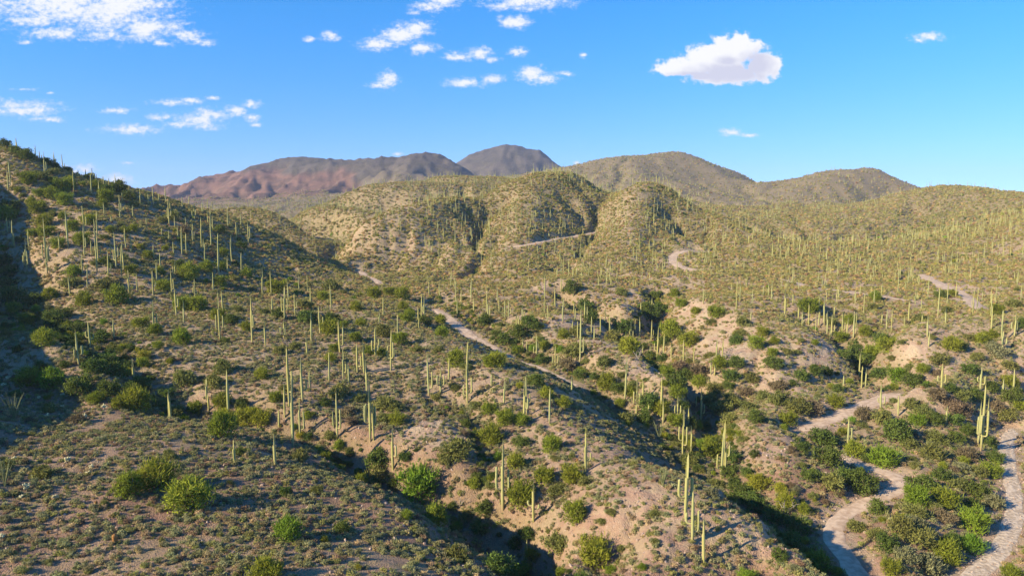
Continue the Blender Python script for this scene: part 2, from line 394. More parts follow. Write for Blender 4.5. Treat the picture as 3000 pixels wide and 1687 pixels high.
# ------------------------------------------------------------------ tracks: smooth centre lines on the ground; the ground is graded to them
def smooth_line(pts, step=1.0):
    p = np.array(pts, float)
    for _ in range(3):                                    # Chaikin corner cutting
        q = np.empty((2 * len(p) - 2, p.shape[1]))
        q[0::2] = p[:-1] * 0.75 + p[1:] * 0.25; q[1::2] = p[:-1] * 0.25 + p[1:] * 0.75
        p = np.concatenate([p[:1], q, p[-1:]])
    s = np.concatenate([[0], np.cumsum(np.hypot(*np.diff(p[:, :2], axis=0).T))])
    m = max(4, int(s[-1] / step))
    t = np.linspace(0, s[-1], m)
    return np.stack([np.interp(t, s, p[:, k]) for k in range(p.shape[1])], -1)
TRACKS = []
def track(name, label, px, width, grade=1.0):
    pts = [ray_ground(u, v) for u, v in px]
    ln = smooth_line(pts, 1.0 if pts[0][1] < 250 else 2.5)
    z = ground(ln[:, 0], ln[:, 1])
    k = 15 if len(z) > 40 else 5
    zz = np.convolve(np.pad(z, k, mode='edge'), np.ones(2 * k + 1) / (2 * k + 1), 'valid')
    TRACKS.append((name, label, ln, zz, width, grade))
track('dirt_road', 'short piece of pale road at the foot of the left hill', [(1046,789),(1062,798),(1085,812),(1112,830)], 3.6)
track('dirt_road', 'pale dirt road running along the bench left of the middle gully', [(1275,903),(1295,918),(1386,990),(1440,1020),(1500,1052),(1570,1078),(1640,1107),(1692,1130)], 4.0)
track('dirt_track', 'pinkish dirt track curving through the brushy valley at lower right', [(u, v) for u, v, z in ROAD_B], 3.1)
track('dirt_track', 'short pale track between bushes above the curving valley track', [(2345,1265),(2400,1235),(2450,1215),(2500,1197),(2560,1175),(2610,1158),(2655,1149)], 4.2)
track('dry_wash', 'grey gravel wash bed along the right edge of the view', [(u, v) for u, v, z in WASH], 2.7)
track('dirt_track', 'thin pale track cut across the central hill', [(1480,730),(1540,718),(1616,703),(1690,688),(1745,677)], 3.6, 0.8)
track('dirt_track', 'looping pale track below the graded pad on the central hill', [(2078,737),(2030,733),(1985,738),(1968,752),(1975,772),(2000,785),(2050,792)], 5.0, 0.8)
track('dirt_track', 'faint sandy track crossing the saguaro terrace at right', [(2290,818),(2340,832),(2420,845),(2520,862),(2600,868),(2680,885)], 3.0, 0.5)
track('dirt_track', 'sandy track climbing the terrace towards the right hills', [(2700,805),(2745,825),(2790,850),(2830,868),(2870,905)], 5.0, 0.5)
TD = np.full(ZZ.shape, 99.0)                              # distance to the nearest track edge, metres
for name, label, ln, zz, width, grade in TRACKS:
    y0, y1 = ln[:, 1].min() - 14, ln[:, 1].max() + 14
    x0, x1 = ln[:, 0].min() - 14, ln[:, 0].max() + 14
    m = (YY > y0) & (YY < y1) & (XX > x0) & (XX < x1)
    gx, gy = XX[m], YY[m]
    best = np.full(gx.shape, 1e9); bz = np.zeros(gx.shape)
    for k in range(len(ln)):
        d = (gx - ln[k, 0]) ** 2 + (gy - ln[k, 1]) ** 2
        w = d < best
        best[w] = d[w]; bz[w] = zz[k]
    d = np.sqrt(best)
    w = grade * sstep(width * 0.5 + 3.2, width * 0.5 + 0.5, d)
    ZZ[m] = ZZ[m] * (1 - w) + (bz - 0.12) * w
    TD[m] = np.minimum(TD[m], d - width * 0.5)
# graded pad with a cut bank on the central hill
px, py = ray_ground(2015, 731)
UU, VV = to_pix(XX, YY, ZZ)

def blob(u, v, ru, rv, ymin=0, ymax=9999):
    q = ((UU - u) / ru) ** 2 + ((VV - v) / rv) ** 2
    return np.clip(1.25 - q, 0, 1) * (YY > ymin) * (YY < ymax)
EARTH = np.zeros(ZZ.shape)
for b in [(1900,1540,330,190,.55),(1720,1380,170,110,.65),(1640,1500,90,110,.8),(1690,1610,110,80,.6),(2230,1560,110,100,.6),(1600,1290,110,70,.55),
          (1280,1270,130,60,.8),(1440,1300,70,60,.7),(1230,1400,60,50,.4),(1480,1330,45,40,.9),
          (1780,980,80,55,.85),(1900,1075,110,45,.95),(1650,960,90,50,.7),(1610,845,55,28,.95),(1690,880,60,30,.6),(1840,880,70,40,.7),(2020,905,70,28,.95),(2100,940,70,25,.9),(1780,900,60,25,.6),
          (2170,1010,120,70,.75),(2330,1030,130,70,.8),(2300,1120,130,50,.75),(2400,1090,80,50,.8),(2650,1040,110,50,.7),(2760,1060,80,45,.7),(2700,1130,70,30,.8),(2620,1160,70,30,.8),(2060,1020,60,50,.6),
          (2260,1290,80,60,.8),(2330,1250,80,30,.5),(2230,1340,60,50,.7),(2480,1210,90,35,.7),(2990,1330,50,70,.6),(2950,1130,60,50,.5),
          (470,1080,110,70,.5),(560,1150,70,50,.55),(250,700,160,70,.35),(100,590,120,40,.4),(1340,915,70,22,.9),(1400,1030,90,30,.55),(1330,1070,50,25,.6),(1440,1110,60,30,.5),(900,1000,200,60,.2),
          (1180,620,80,60,.65),(1060,680,120,50,.5),(1250,720,150,50,.55),(1600,600,90,70,.55),(1870,570,60,50,.75),(1830,640,80,60,.55),(1700,620,70,60,.5),(2010,715,70,12,1.0),(2020,733,60,9,1.0),(2000,765,60,28,.5),(1950,820,120,50,.4),
          (2800,850,70,40,.7),(2900,840,60,30,.5),(2450,830,120,30,.35),(2350,900,150,35,.3),(2950,700,120,90,.35),(2750,960,150,30,.35),(2050,1080,70,30,.4),(2750,1180,50,25,.6)]:
    EARTH = np.maximum(EARTH, blob(b[0], b[1], b[2], b[3]) * b[4])
patch = fbm(XX / 9, YY / 9, 4, 60)
EARTH = np.clip(EARTH * (0.15 + 1.2 * patch) + 0.5 * sstep(0.5, 0.85, slope) * sstep(120, 160, YY) * sstep(330, 240, YY) * sstep(-0.15, 0.05, AA), 0, 1)
EARTH = np.clip(EARTH * (1 + .4 * sstep(.15, .25, AA) * sstep(170, 190, YY)), 0, 1)
EARTH = np.maximum(EARTH, .75 * sstep(3.5, .8, TD))
ZZ = ZZ - EARTH * (ridged(XX / 4.5 + 1.5 * fbm(XX / 9, YY / 9, 2, 3), YY / 9, 3, 52) - .5) * 1.5 * sstep(.3, 3.5, TD) * sstep(600, 300, YY)
REDROCK = np.clip(sstep(1600, 2000, YY) * sstep(-0.10, -0.22, AA) * sstep(0.42, 0.62, ridged(XX / 300, YY / 300, 3, 77) + (VV - 540) / 160), 0, 1)
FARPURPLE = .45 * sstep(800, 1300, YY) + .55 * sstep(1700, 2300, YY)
GRAVEL = np.clip(sstep(165, 120, YY) * (0.5 + 0.5 * sstep(0.4, 0.6, fbm(XX / 14, YY / 14, 3, 90))), 0, 1)

zb = blur(ZZ, 6)
SHADY = sstep(.08, .38, -np.gradient(zb, axis=1) / np.gradient(XX, axis=1)) * sstep(170, 260, YY) * sstep(1500, 900, YY)     # slopes that face away from the afternoon sun hold more brush

# brush-filled drainage lines
GULLY = np.zeros(ZZ.shape)
for px, wd in ((G1, 9), ([(560,1205),(750,1222),(900,1245),(1000,1295),(1080,1372),(1180,1425),(1300,1475),(1420,1562),(1520,1640),(1600,1700)], 5.0), ([(1350,1190),(1420,1260),(1440,1330),(1400,1420),(1380,1480)], 3.2),
               (G2, 6.0), (G3, 6.5), (G3B, 5), (G4, 6), ([(1430,590),(1405,640),(1410,690),(1430,730)], 12), ([(1750,548),(1770,604),(1772,645)], 12)):
    ln = smooth_line([ray_ground(p[0], p[1]) for p in px], 2.0)
    m = (YY > ln[:, 1].min() - 30) & (YY < ln[:, 1].max() + 30) & (XX > ln[:, 0].min() - 30) & (XX < ln[:, 0].max() + 30)
    gx, gy = XX[m], YY[m]; best = np.full(gx.shape, 1e9)
    for k in range(len(ln)): best = np.minimum(best, (gx - ln[k, 0]) ** 2 + (gy - ln[k, 1]) ** 2)
    if wd < 10: ZZ[m] -= sstep(wd * 1.3, 0, np.sqrt(best)) * sstep(.5, 3.5, TD[m]) * (4.5 if wd in (6.5, 5) or px is G4 else 1.0 if wd < 9 else 0.8)
    GULLY[m] = np.maximum(GULLY[m], sstep(wd * 1.5, wd * .5, np.sqrt(best)) * (1.0 if wd < 10 else .12))
EARTH = EARTH * (1 - .8 * GULLY)
WET = np.maximum(WET, GULLY * .9)
# ------------------------------------------------------------------ materials
def mat(name):
    m = bpy.data.materials.new(name); m.use_nodes = True
    nt = m.node_tree; nt.nodes.clear()
    out = nt.nodes.new('ShaderNodeOutputMaterial')
    return m, nt, out
class NB:
    def __init__(s, nt): s.nt = nt
    def n(s, t, **k):
        x = s.nt.nodes.new(t)
        for a, v in k.items(): setattr(x, a, v)
        return x
    def l(s, a, b): s.nt.links.new(a, b)
    def val(s, sock, v):
        if hasattr(v, 'is_linked') or isinstance(v, bpy.types.NodeSocket): s.l(v, sock)
        else: sock.default_value = v
    def math(s, op, a, b=0.0, c=0.0, clamp=False):
        x = s.n('ShaderNodeMath', operation=op, use_clamp=clamp)
        s.val(x.inputs[0], a); s.val(x.inputs[1], b)
        if len(x.inputs) > 2: s.val(x.inputs[2], c)
        return x.outputs[0]
    def mix(s, f, a, b, blend='MIX'):
        x = s.n('ShaderNodeMix', data_type='RGBA', blend_type=blend)
        s.val(x.inputs[0], f); s.val(x.inputs[6], a if not isinstance(a, tuple) else (*a, 1)); s.val(x.inputs[7], b if not isinstance(b, tuple) else (*b, 1))
        return x.outputs[2]
    def noise(s, vec, scale, detail=3.0, rough=0.55):
        x = s.n('ShaderNodeTexNoise'); s.l(vec, x.inputs['Vector'])
        x.inputs['Scale'].default_value = scale; x.inputs['Detail'].default_value = detail; x.inputs['Roughness'].default_value = rough
        return x.outputs['Fac']
    def ramp(s, v, a, b):
        x = s.n('ShaderNodeMapRange', interpolation_type='SMOOTHSTEP'); s.val(x.inputs[0], v)
        x.inputs[1].default_value = a; x.inputs[2].default_value = b
        return x.outputs[0]

def terrain_material():
    m, nt, out = mat('desert_ground'); b = NB(nt)
    at = b.n('ShaderNodeAttribute', attribute_name='ground_a'); at2 = b.n('ShaderNodeAttribute', attribute_name='ground_b')
    sep = b.n('ShaderNodeSeparateColor'); b.l(at.outputs['Color'], sep.inputs[0])
    sp2 = b.n('ShaderNodeSeparateColor'); b.l(at2.outputs['Color'], sp2.inputs[0])
    bare, red, wet = sep.outputs; gravel, far, scrub = sp2.outputs
    pos = b.n('ShaderNodeNewGeometry').outputs['Position']
    n1 = b.noise(pos, 0.09, 3); n2 = b.noise(pos, 0.9, 3); n3 = b.noise(pos, 6.0, 2); n4 = b.noise(pos, 0.35, 2)
    soil = b.mix(b.ramp(n1, .35, .65), (0.29, 0.20, 0.13), (0.36, 0.265, 0.165))
    soil = b.mix(b.ramp(n2, .4, .65), soil, (0.41, 0.30, 0.20))
    redg = b.mix(b.ramp(n3, .35, .6), (0.20, 0.10, 0.07), (0.31, 0.18, 0.13))
    c = b.mix(b.math('MULTIPLY', gravel, .85), soil, redg)
    pale = b.mix(b.ramp(n4, .35, .65), (0.40, 0.27, 0.19), (0.52, 0.39, 0.30))
    c = b.mix(bare, c, pale)
    # dry grass between the shrubs
    c = b.mix(b.math('MULTIPLY', b.ramp(n4, .40, .65), b.math('MULTIPLY_ADD', scrub, .6, .28)), c, (0.28, 0.245, 0.085))
    # scrub too far off to tell its bushes apart
    vor = b.n('ShaderNodeTexVoronoi', feature='F1'); b.l(pos, vor.inputs['Vector']); vor.inputs['Scale'].default_value = 0.33
    vor2 = b.n('ShaderNodeTexVoronoi', feature='F1'); b.l(pos, vor2.inputs['Vector']); vor2.inputs['Scale'].default_value = 0.12
    sc1 = b.math('SUBTRACT', 1.0, b.ramp(vor.outputs['Distance'], .35, .62)); sc2 = b.math('SUBTRACT', 1.0, b.ramp(vor2.outputs['Distance'], .25, .45))
    veg = b.math('MAXIMUM', sc1, sc2)
    veg = b.math('MULTIPLY', veg, scrub)
    gcol = b.mix(b.ramp(n1, .4, .6), (0.12, 0.115, 0.045), (0.19, 0.165, 0.07))
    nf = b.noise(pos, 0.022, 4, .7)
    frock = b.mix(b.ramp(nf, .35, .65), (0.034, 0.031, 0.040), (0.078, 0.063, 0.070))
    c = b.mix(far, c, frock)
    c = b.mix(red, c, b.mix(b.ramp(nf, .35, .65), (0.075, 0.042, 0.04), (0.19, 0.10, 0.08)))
    c = b.mix(b.math('MULTIPLY', veg, .9), c, gcol)
    c = b.mix(b.math('MULTIPLY', wet, .35), c, (0.12, 0.10, 0.055))
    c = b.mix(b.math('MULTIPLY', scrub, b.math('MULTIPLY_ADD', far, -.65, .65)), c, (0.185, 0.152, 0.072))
    # small dark and light stones
    v3 = b.n('ShaderNodeTexVoronoi', feature='F1'); b.l(pos, v3.inputs['Vector']); v3.inputs['Scale'].default_value = 3.2
    sv = b.n('ShaderNodeSeparateColor'); b.l(v3.outputs['Color'], sv.inputs[0])
    stone = b.math('MULTIPLY', b.math('LESS_THAN', v3.outputs['Distance'], .28), b.math('GREATER_THAN', sv.outputs[0], .55))
    c = b.mix(b.math('MULTIPLY', stone, .55), c, b.mix(sv.outputs[1], (0.20, 0.13, 0.10), (0.52, 0.42, 0.35)))
    p = b.n('ShaderNodeBsdfPrincipled'); b.l(c, p.inputs['Base Color']); p.inputs['Roughness'].default_value = 0.95
    p.inputs['Specular IOR Level'].default_value = 0.15
    bmp = b.n('ShaderNodeBump'); bmp.inputs['Strength'].default_value = 0.9; bmp.inputs['Distance'].default_value = 0.35
    h = b.math('ADD', n3, b.math('MULTIPLY', n2, 1.5))
    b.l(h, bmp.inputs['Height']); b.l(bmp.outputs[0], p.inputs['Normal'])
    b.l(p.outputs[0], out.inputs[0])
    return m
def simple_material(name, c1, c2, scale, rough=0.9, bump=0.0, detail=4, dist=0.05):
    m, nt, out = mat(name); b = NB(nt)
    pos = b.n('ShaderNodeNewGeometry').outputs['Position']
    f = b.noise(pos, scale, detail)
    p = b.n('ShaderNodeBsdfPrincipled'); b.l(b.mix(b.ramp(f, .35, .65), c1, c2), p.inputs['Base Color'])
    p.inputs['Roughness'].default_value = rough; p.inputs['Specular IOR Level'].default_value = 0.2
    if bump:
        bm = b.n('ShaderNodeBump'); bm.inputs['Strength'].default_value = bump; bm.inputs['Distance'].default_value = dist
        b.l(f, bm.inputs['Height']); b.l(bm.outputs[0], p.inputs['Normal'])
    b.l(p.outputs[0], out.inputs[0])
    return m
def leaf_material(name, inst):
    """foliage: the plant's own tint, varied leaf by leaf and plant by plant, letting some light through"""
    m, nt, out = mat(name); b = NB(nt)
    oi = b.n('ShaderNodeObjectInfo')
    if inst:
        at = b.n('ShaderNodeAttribute', attribute_name='tint', attribute_type='INSTANCER'); col = at.outputs['Color']
    else:
        col = oi.outputs['Color']
    var = b.n('ShaderNodeAttribute', attribute_name='leaf')
    hs = b.n('ShaderNodeHueSaturation'); b.l(col, hs.inputs['Color'])
    b.l(b.math('MULTIPLY_ADD', oi.outputs['Random'], .03, .485), hs.inputs['Hue'])
    b.l(b.math('MULTIPLY_ADD', var.outputs['Fac'], .9, .55), hs.inputs['Value'])
    d = b.n('ShaderNodeBsdfDiffuse'); b.l(hs.outputs[0], d.inputs['Color'])
    t = b.n('ShaderNodeBsdfTranslucent'); b.l(hs.outputs[0], t.inputs['Color'])
    mx = b.n('ShaderNodeMixShader'); mx.inputs[0].default_value = 0.28
    b.l(d.outputs[0], mx.inputs[1]); b.l(t.outputs[0], mx.inputs[2]); b.l(mx.outputs[0], out.inputs[0])
    return m
def cactus_material(name, unit):
    """ribbed green skin that turns corky brown near the ground"""
    m, nt, out = mat(name); b = NB(nt)
    tc = b.n('ShaderNodeTexCoord'); oi = b.n('ShaderNodeObjectInfo')
    s = b.n('ShaderNodeSeparateXYZ'); b.l(tc.outputs['Object'], s.inputs[0])
    f = b.noise(tc.outputs['Object'], 2.5, 3)
    g = b.mix(b.ramp(oi.outputs['Random'], .0, 1.), (0.37, 0.345, 0.095), (0.285, 0.315, 0.13))
    g = b.mix(b.ramp(f, .35, .7), g, (0.42, 0.39, 0.18))
    cork = b.math('MULTIPLY', b.math('LESS_THAN', 0.35, oi.outputs['Random']), 1.0)
    lo = b.math('SUBTRACT', 1.0, b.ramp(b.math('ADD', s.outputs[2], b.math('MULTIPLY', f, unit * .2)), unit * .06, unit * .34))
    g = b.mix(b.math('MULTIPLY', lo, b.math('MULTIPLY_ADD', cork, .6, .3)), g, (0.30, 0.20, 0.12))
    rb = b.n('ShaderNodeAttribute', attribute_name='rib')
    g = b.mix(b.math('MULTIPLY', rb.outputs['Fac'], .35), g, (0.11, 0.12, 0.045))
    p = b.n('ShaderNodeBsdfPrincipled'); b.l(g, p.inputs['Base Color']); p.inputs['Roughness'].default_value = .75; p.inputs['Specular IOR Level'].default_value = .25
    b.l(p.outputs[0], out.inputs[0])
    return m
M = dict(
    ground=terrain_material(),
    road=simple_material('graded_dirt', (0.38, 0.27, 0.19), (0.54, 0.41, 0.30), 0.9, .95, .6, 6, .12),
    wash=simple_material('wash_gravel', (0.34, 0.265, 0.195), (0.56, 0.46, 0.36), 1.6, .95, .9, 8, .25),
    leaf=leaf_material('foliage', False), leaf_i=leaf_material('scrub_foliage', True),
    bark=simple_material('bark', (0.10, 0.085, 0.05), (0.20, 0.16, 0.10), 3.0),
    deadwood=simple_material('dead_wood', (0.28, 0.24, 0.20), (0.42, 0.37, 0.32), 3.0),
    cactus=cactus_material('saguaro_skin', 1.0), cactus_arm=cactus_material('saguaro_arm_skin', 0.02), cactus_i=cactus_material('far_saguaro_skin', 6.0),
    barrel=simple_material('barrel_spines', (0.22, 0.10, 0.035), (0.36, 0.20, 0.07), 9.0),
    cholla=simple_material('cholla_spines', (0.50, 0.45, 0.22), (0.68, 0.62, 0.40), 6.0),
    wand=simple_material('ocotillo_bark', (0.13, 0.16, 0.06), (0.21, 0.21, 0.10), 5.0),
    stone=simple_material('stone', (0.24, 0.165, 0.13), (0.42, 0.33, 0.27), 0.8),
)

# ------------------------------------------------------------------ mesh helpers
def mesh_from(name, co, faces, material, smooth=False, attr=None):
    me = bpy.data.meshes.new(name)
    me.from_pydata([tuple(c) for c in co], [], faces)
    if smooth: me.polygons.foreach_set('use_smooth', [True] * len(me.polygons))
    if attr:
        nm, vals = attr
        a = me.attributes.new(nm, 'FLOAT', 'POINT'); a.data.foreach_set('value', np.asarray(vals, np.float32))
    me.materials.append(material); me.update()
    return me
def link(name, me, parent=None, loc=(0, 0, 0), rot=(0, 0, 0), scale=(1, 1, 1)):
    o = bpy.data.objects.new(name, me); COL.objects.link(o)
    o.location = loc; o.rotation_euler = rot; o.scale = scale
    if parent is not None: o.parent = parent
    return o
def tag(o, label, cat, group=None):
    o['label'] = label; o['category'] = cat
    if group: o['group'] = group
    return o

# ------------------------------------------------------------------ the ground sheet
me = bpy.data.meshes.new('ground')
co = np.stack([XX, YY, ZZ], -1).reshape(-1, 3).astype(np.float32)
ii = np.arange(NL * NA).reshape(NL, NA)
q = np.stack([ii[:-1, :-1], ii[:-1, 1:], ii[1:, 1:], ii[1:, :-1]], -1).reshape(-1, 4)
me.vertices.add(len(co)); me.vertices.foreach_set('co', co.ravel())
me.loops.add(q.size); me.loops.foreach_set('vertex_index', q.ravel())
me.polygons.add(len(q)); me.polygons.foreach_set('loop_start', np.arange(len(q)) * 4)
me.update()
me.polygons.foreach_set('use_smooth', np.ones(len(q), bool))
SCRUB = sstep(300, 600, YY) * (.75 + .4 * SHADY) * (0.55 + 0.45 * WET) * (1 - 0.6 * REDROCK)
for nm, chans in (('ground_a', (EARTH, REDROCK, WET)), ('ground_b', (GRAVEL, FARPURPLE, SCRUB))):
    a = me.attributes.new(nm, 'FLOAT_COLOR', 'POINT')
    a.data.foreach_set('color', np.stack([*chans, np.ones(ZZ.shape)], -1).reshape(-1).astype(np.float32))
me.materials.append(M['ground'])
ground_o = link('desert_ground', me); ground_o['kind'] = 'structure'; ground_o['label'] = 'hilly desert ground of gravel and pale eroded soil'

# ------------------------------------------------------------------ track and wash surfaces, laid just over the graded ground
for name, label, ln, zz, width, grade in TRACKS:
    t = np.gradient(ln[:, :2], axis=0); t /= np.linalg.norm(t, axis=1)[:, None]
    nrm = np.stack([-t[:, 1], t[:, 0]], -1)
    K = 9
    rows = []
    wob = 1 + 0.40 * (np.stack([fbm(ln[:, 0] / 4, ln[:, 1] / 4, 3, 5), fbm(ln[:, 0] / 4, ln[:, 1] / 4, 3, 8)], -1) - .5) * 2
    endt = np.minimum(np.minimum(np.arange(len(ln)), np.arange(len(ln))[::-1]) / 4.0 + 0.25, 1.0)
    for k in range(K):
        s = (k / (K - 1) * 2 - 1)
        off = s * width * .5 * (wob[:, 0] if s < 0 else wob[:, 1]) * endt
        x, y = ln[:, 0] + nrm[:, 0] * off, ln[:, 1] + nrm[:, 1] * off
        rut = -0.05 * math.exp(-((abs(s) - .48) / .14) ** 2)
        edge = -0.10 if abs(s) > .99 else 0.0
        rows.append(np.stack([x, y, ground(x, y) + 0.11 + rut + edge], -1))
    R = np.stack(rows, 1)
    L = len(ln)
    fc = [(i * K + k, i * K + k + 1, (i + 1) * K + k + 1, (i + 1) * K + k) for i in range(L - 1) for k in range(K - 1)]
    o = link(name, mesh_from(name, R.reshape(-1, 3), fc, M['wash'] if 'wash' in name else M['road'], True))
    o['kind'] = 'structure'; o['label'] = label

# ------------------------------------------------------------------ a little haze between here and the far mountains
hm, hnt, hout = mat('haze'); hb = NB(hnt)
pv = hb.n('ShaderNodeVolumePrincipled'); pv.inputs['Color'].default_value = (0.58, 0.70, 1.0, 1); pv.inputs['Density'].default_value = 0.00007; pv.inputs['Anisotropy'].default_value = 0.0
hb.l(pv.outputs[0], hout.inputs['Volume'])
zlo, zhi = float(ZZ.min()) - 1.0, max(float(ZZ.max()), 0.0) + 40.0
xr, y1 = float(np.abs(XX).max()) + 50, float(YY.max()) + 50
hv = [(x, y, z) for z in (zlo, zhi) for y in (-300.0, y1) for x in (-xr, xr)]
haze = link('haze', mesh_from('haze', hv, [(0, 2, 3, 1), (4, 5, 7, 6), (0, 1, 5, 4), (2, 6, 7, 3), (0, 4, 6, 2), (1, 3, 7, 5)], hm)); haze['kind'] = 'stuff'; haze['label'] = 'thin blue haze over the far mountains'
# ------------------------------------------------------------------ plant forms
def rv(r): return Vector((r.gauss(0, 1), r.gauss(0, 1), r.gauss(0, 1))).normalized()
def tube_into(co, fc, pts, radii, k=6, cap=True):
    """a tapered tube along a chain of points"""
    base = len(co); n = len(pts)
    for i, p in enumerate(pts):
        d = (pts[min(i + 1, n - 1)] - pts[max(i - 1, 0)]).normalized()
        s = d.orthogonal().normalized() if abs(d.z) > .99 else Vector((0, 0, 1)).cross(d).normalized()
        t = d.cross(s)
        for j in range(k):
            a = 2 * math.pi * j / k
            co.append(p + (s * math.cos(a) + t * math.sin(a)) * radii[i])
    for i in range(n - 1):
        for j in range(k):
            fc.append((base + i * k + j, base + i * k + (j + 1) % k, base + (i + 1) * k + (j + 1) % k, base + (i + 1) * k + j))
    if cap: fc.append(tuple(base + (n - 1) * k + j for j in range(k)))
def crown_mesh(name, seed, w, h, n, ll, lw, material, clumps=9, up=0.5, base=0.12, flat=0.45, open_=0.30):
    """a crown of many small leaf sprays gathered in uneven clumps over a wide dome that reaches down to the ground"""
    r = random.Random(seed)
    cl = []
    for i in range(clumps):
        a = 2 * math.pi * (i * .618 + r.random() * .12)
        q = math.sqrt((i + .5) / clumps) * .74
        zz = (base + .18 + (1 - q * q) * .46 + r.uniform(-.20, .24)) * h; q *= r.uniform(.75, 1.2)
        cl.append((Vector((math.cos(a) * q * w * .5, math.sin(a) * q * w * .5, zz)), r.uniform(.55, 1.25) * open_))
    co, fc, va = [], [], []
    for i in range(n):
        c, s = cl[i % clumps]
        low = r.random() < .2
        if low:                                                  # skirts near the ground
            a = r.random() * 6.283; q = math.sqrt(r.random()) * .42
            p = Vector((math.cos(a) * q * w, math.sin(a) * q * w, r.uniform(base, .40) * h)); d = Vector((math.cos(a), math.sin(a), .3)).normalized()
        else:
            d = rv(r); rr = abs(r.gauss(.85, .26)) if r.random() > .10 else r.uniform(1.1, 1.75)
            p = c + Vector((d.x * w * s * .5 * rr, d.y * w * s * .5 * rr, d.z * h * s * .62 * rr))
        if p.z < base * h * .5: continue
        L = ll * r.uniform(.6, 1.4); Wd = lw * r.uniform(.7, 1.3)
        if r.random() < flat:                                    # sprays lying over the surface of the clump
            nrm = (d + rv(r) * .45 + Vector((0, 0, .15))).normalized(); out = nrm.cross(rv(r)).normalized(); side = nrm.cross(out)
            Wd *= 1.5; L *= .8
        else:
            out = (d * .8 + rv(r) * .6 + Vector((0, 0, up))).normalized(); side = out.cross(rv(r)).normalized()
        b = len(co)
        co += [p - side * Wd * .5, p + side * Wd * .5, p + side * Wd * .3 + out * L, p - side * Wd * .3 + out * L]
        fc.append((b, b + 1, b + 2, b + 3)); va += [r.uniform(.2, .8)] * 4
    return mesh_from(name, co, fc, material, False, ('leaf', va))
def trunk_mesh(name, seed, w, h, material, stems=4, rad=.07):
    r = random.Random(seed); co, fc = [], []
    for i in range(stems):
        a = 2 * math.pi * i / stems + r.random()
        tip = Vector((math.cos(a) * w * .28 * r.uniform(.6, 1.2), math.sin(a) * w * .28 * r.uniform(.6, 1.2), h * r.uniform(.6, .85)))
        mid = Vector((tip.x * .35, tip.y * .35, h * .3)) + rv(r) * .06 * w
        tube_into(co, fc, [Vector((math.cos(a) * .05, math.sin(a) * .05, -.25)), mid * .5, mid, tip * .75 + rv(r) * .04 * w, tip], [rad, rad * .85, rad * .65, rad * .4, rad * .15], 5)
        for k in range(2):
            e = mid + (tip - mid) * .5 + Vector((math.cos(a + r.uniform(-1.4, 1.4)), math.sin(a + r.uniform(-1.4, 1.4)), .5)) * w * .2
            tube_into(co, fc, [mid + (tip - mid) * .25, (mid + e) * .5 + rv(r) * .03 * w, e], [rad * .45, rad * .3, rad * .1], 4)
    return mesh_from(name, co, fc, material, True)
def saguaro_tube(pts, radii, ribs=11, deep=.16):
    """a fluted column along a chain of points, with a rounded tip"""
    k = ribs * 2; co, fc, rb = [], [], []
    n = len(pts); prev = None
    for i, p in enumerate(pts):
        d = (pts[min(i + 1, n - 1)] - pts[max(i - 1, 0)]).normalized()
        s = prev - d * prev.dot(d) if prev is not None else (Vector((0, 1, 0)) - d * d.y)
        s.normalize(); prev = s
        t = d.cross(s)
        for j in range(k):
            a = 2 * math.pi * j / k; valley = j % 2
            co.append(p + (s * math.cos(a) + t * math.sin(a)) * radii[i] * (1 - deep * valley)); rb.append(float(valley))
    for i in range(n - 1):
        for j in range(k):
            fc.append((i * k + j, i * k + (j + 1) % k, (i + 1) * k + (j + 1) % k, (i + 1) * k + j))
    fc.append(tuple((n - 1) * k + j for j in range(k)))
    return co, fc, rb
def column(seed, ribs=11, seg=12):
    r = random.Random(seed); lean = Vector((r.uniform(-.8, .8), r.uniform(-.8, .8), 0))
    pts, rad = [], []
    for i in range(seg + 1):
        t = i / seg
        pts.append(Vector((lean.x * t * t, lean.y * t * t, -.05 + 1.03 * t * .97)))
        rad.append(.84 * (.72 + .34 * min(1, t * 2.2) - .10 * max(0, t - .6) / .4) * (1 + .05 * math.sin(t * 9 + seed)))
    top = pts[-1]
    for dz, k in ((.012, .84), (.020, .55), (.024, .2)):
        pts.append(top + Vector((0, 0, dz))); rad.append(rad[seg] * k)
    return saguaro_tube(pts, rad, ribs)
def arm_chain(out, upl, r0, drop=.1):
    """an elbow that leaves the trunk sideways, bends and rises"""
    pts = [Vector((.1, 0, 0)), Vector((out * .45, 0, -drop * .6)), Vector((out * .8, 0, -drop * .3)), Vector((out, 0, .28)), Vector((out * 1.03, 0, .28 + upl * .35)), Vector((out * 1.0, 0, .28 + upl * .75)), Vector((out * .98, 0, .28 + upl))]
    rad = [r0 * .62, r0 * .78, r0 * .9, r0, r0 * 1.02, r0 * .95, r0 * .85]
    pts += [pts[-1] + Vector((0, 0, r0 * .35)), pts[-1] + Vector((0, 0, r0 * .55))]; rad += [r0 * .6, r0 * .2]
    return pts, rad
COLUMNS = [mesh_from('saguaro_trunk', *column(s)[:2], M['cactus'], True, ('rib', column(s)[2])) for s in range(5)]
ARMS = []
for upl in (.35, 1.0, 1.8, 2.7, 3.6):
    c, f, rb = saguaro_tube(*arm_chain(.86, upl, .18), 8)
    ARMS.append(mesh_from('saguaro_arm', c, f, M['cactus_arm'], True, ('rib', rb)))

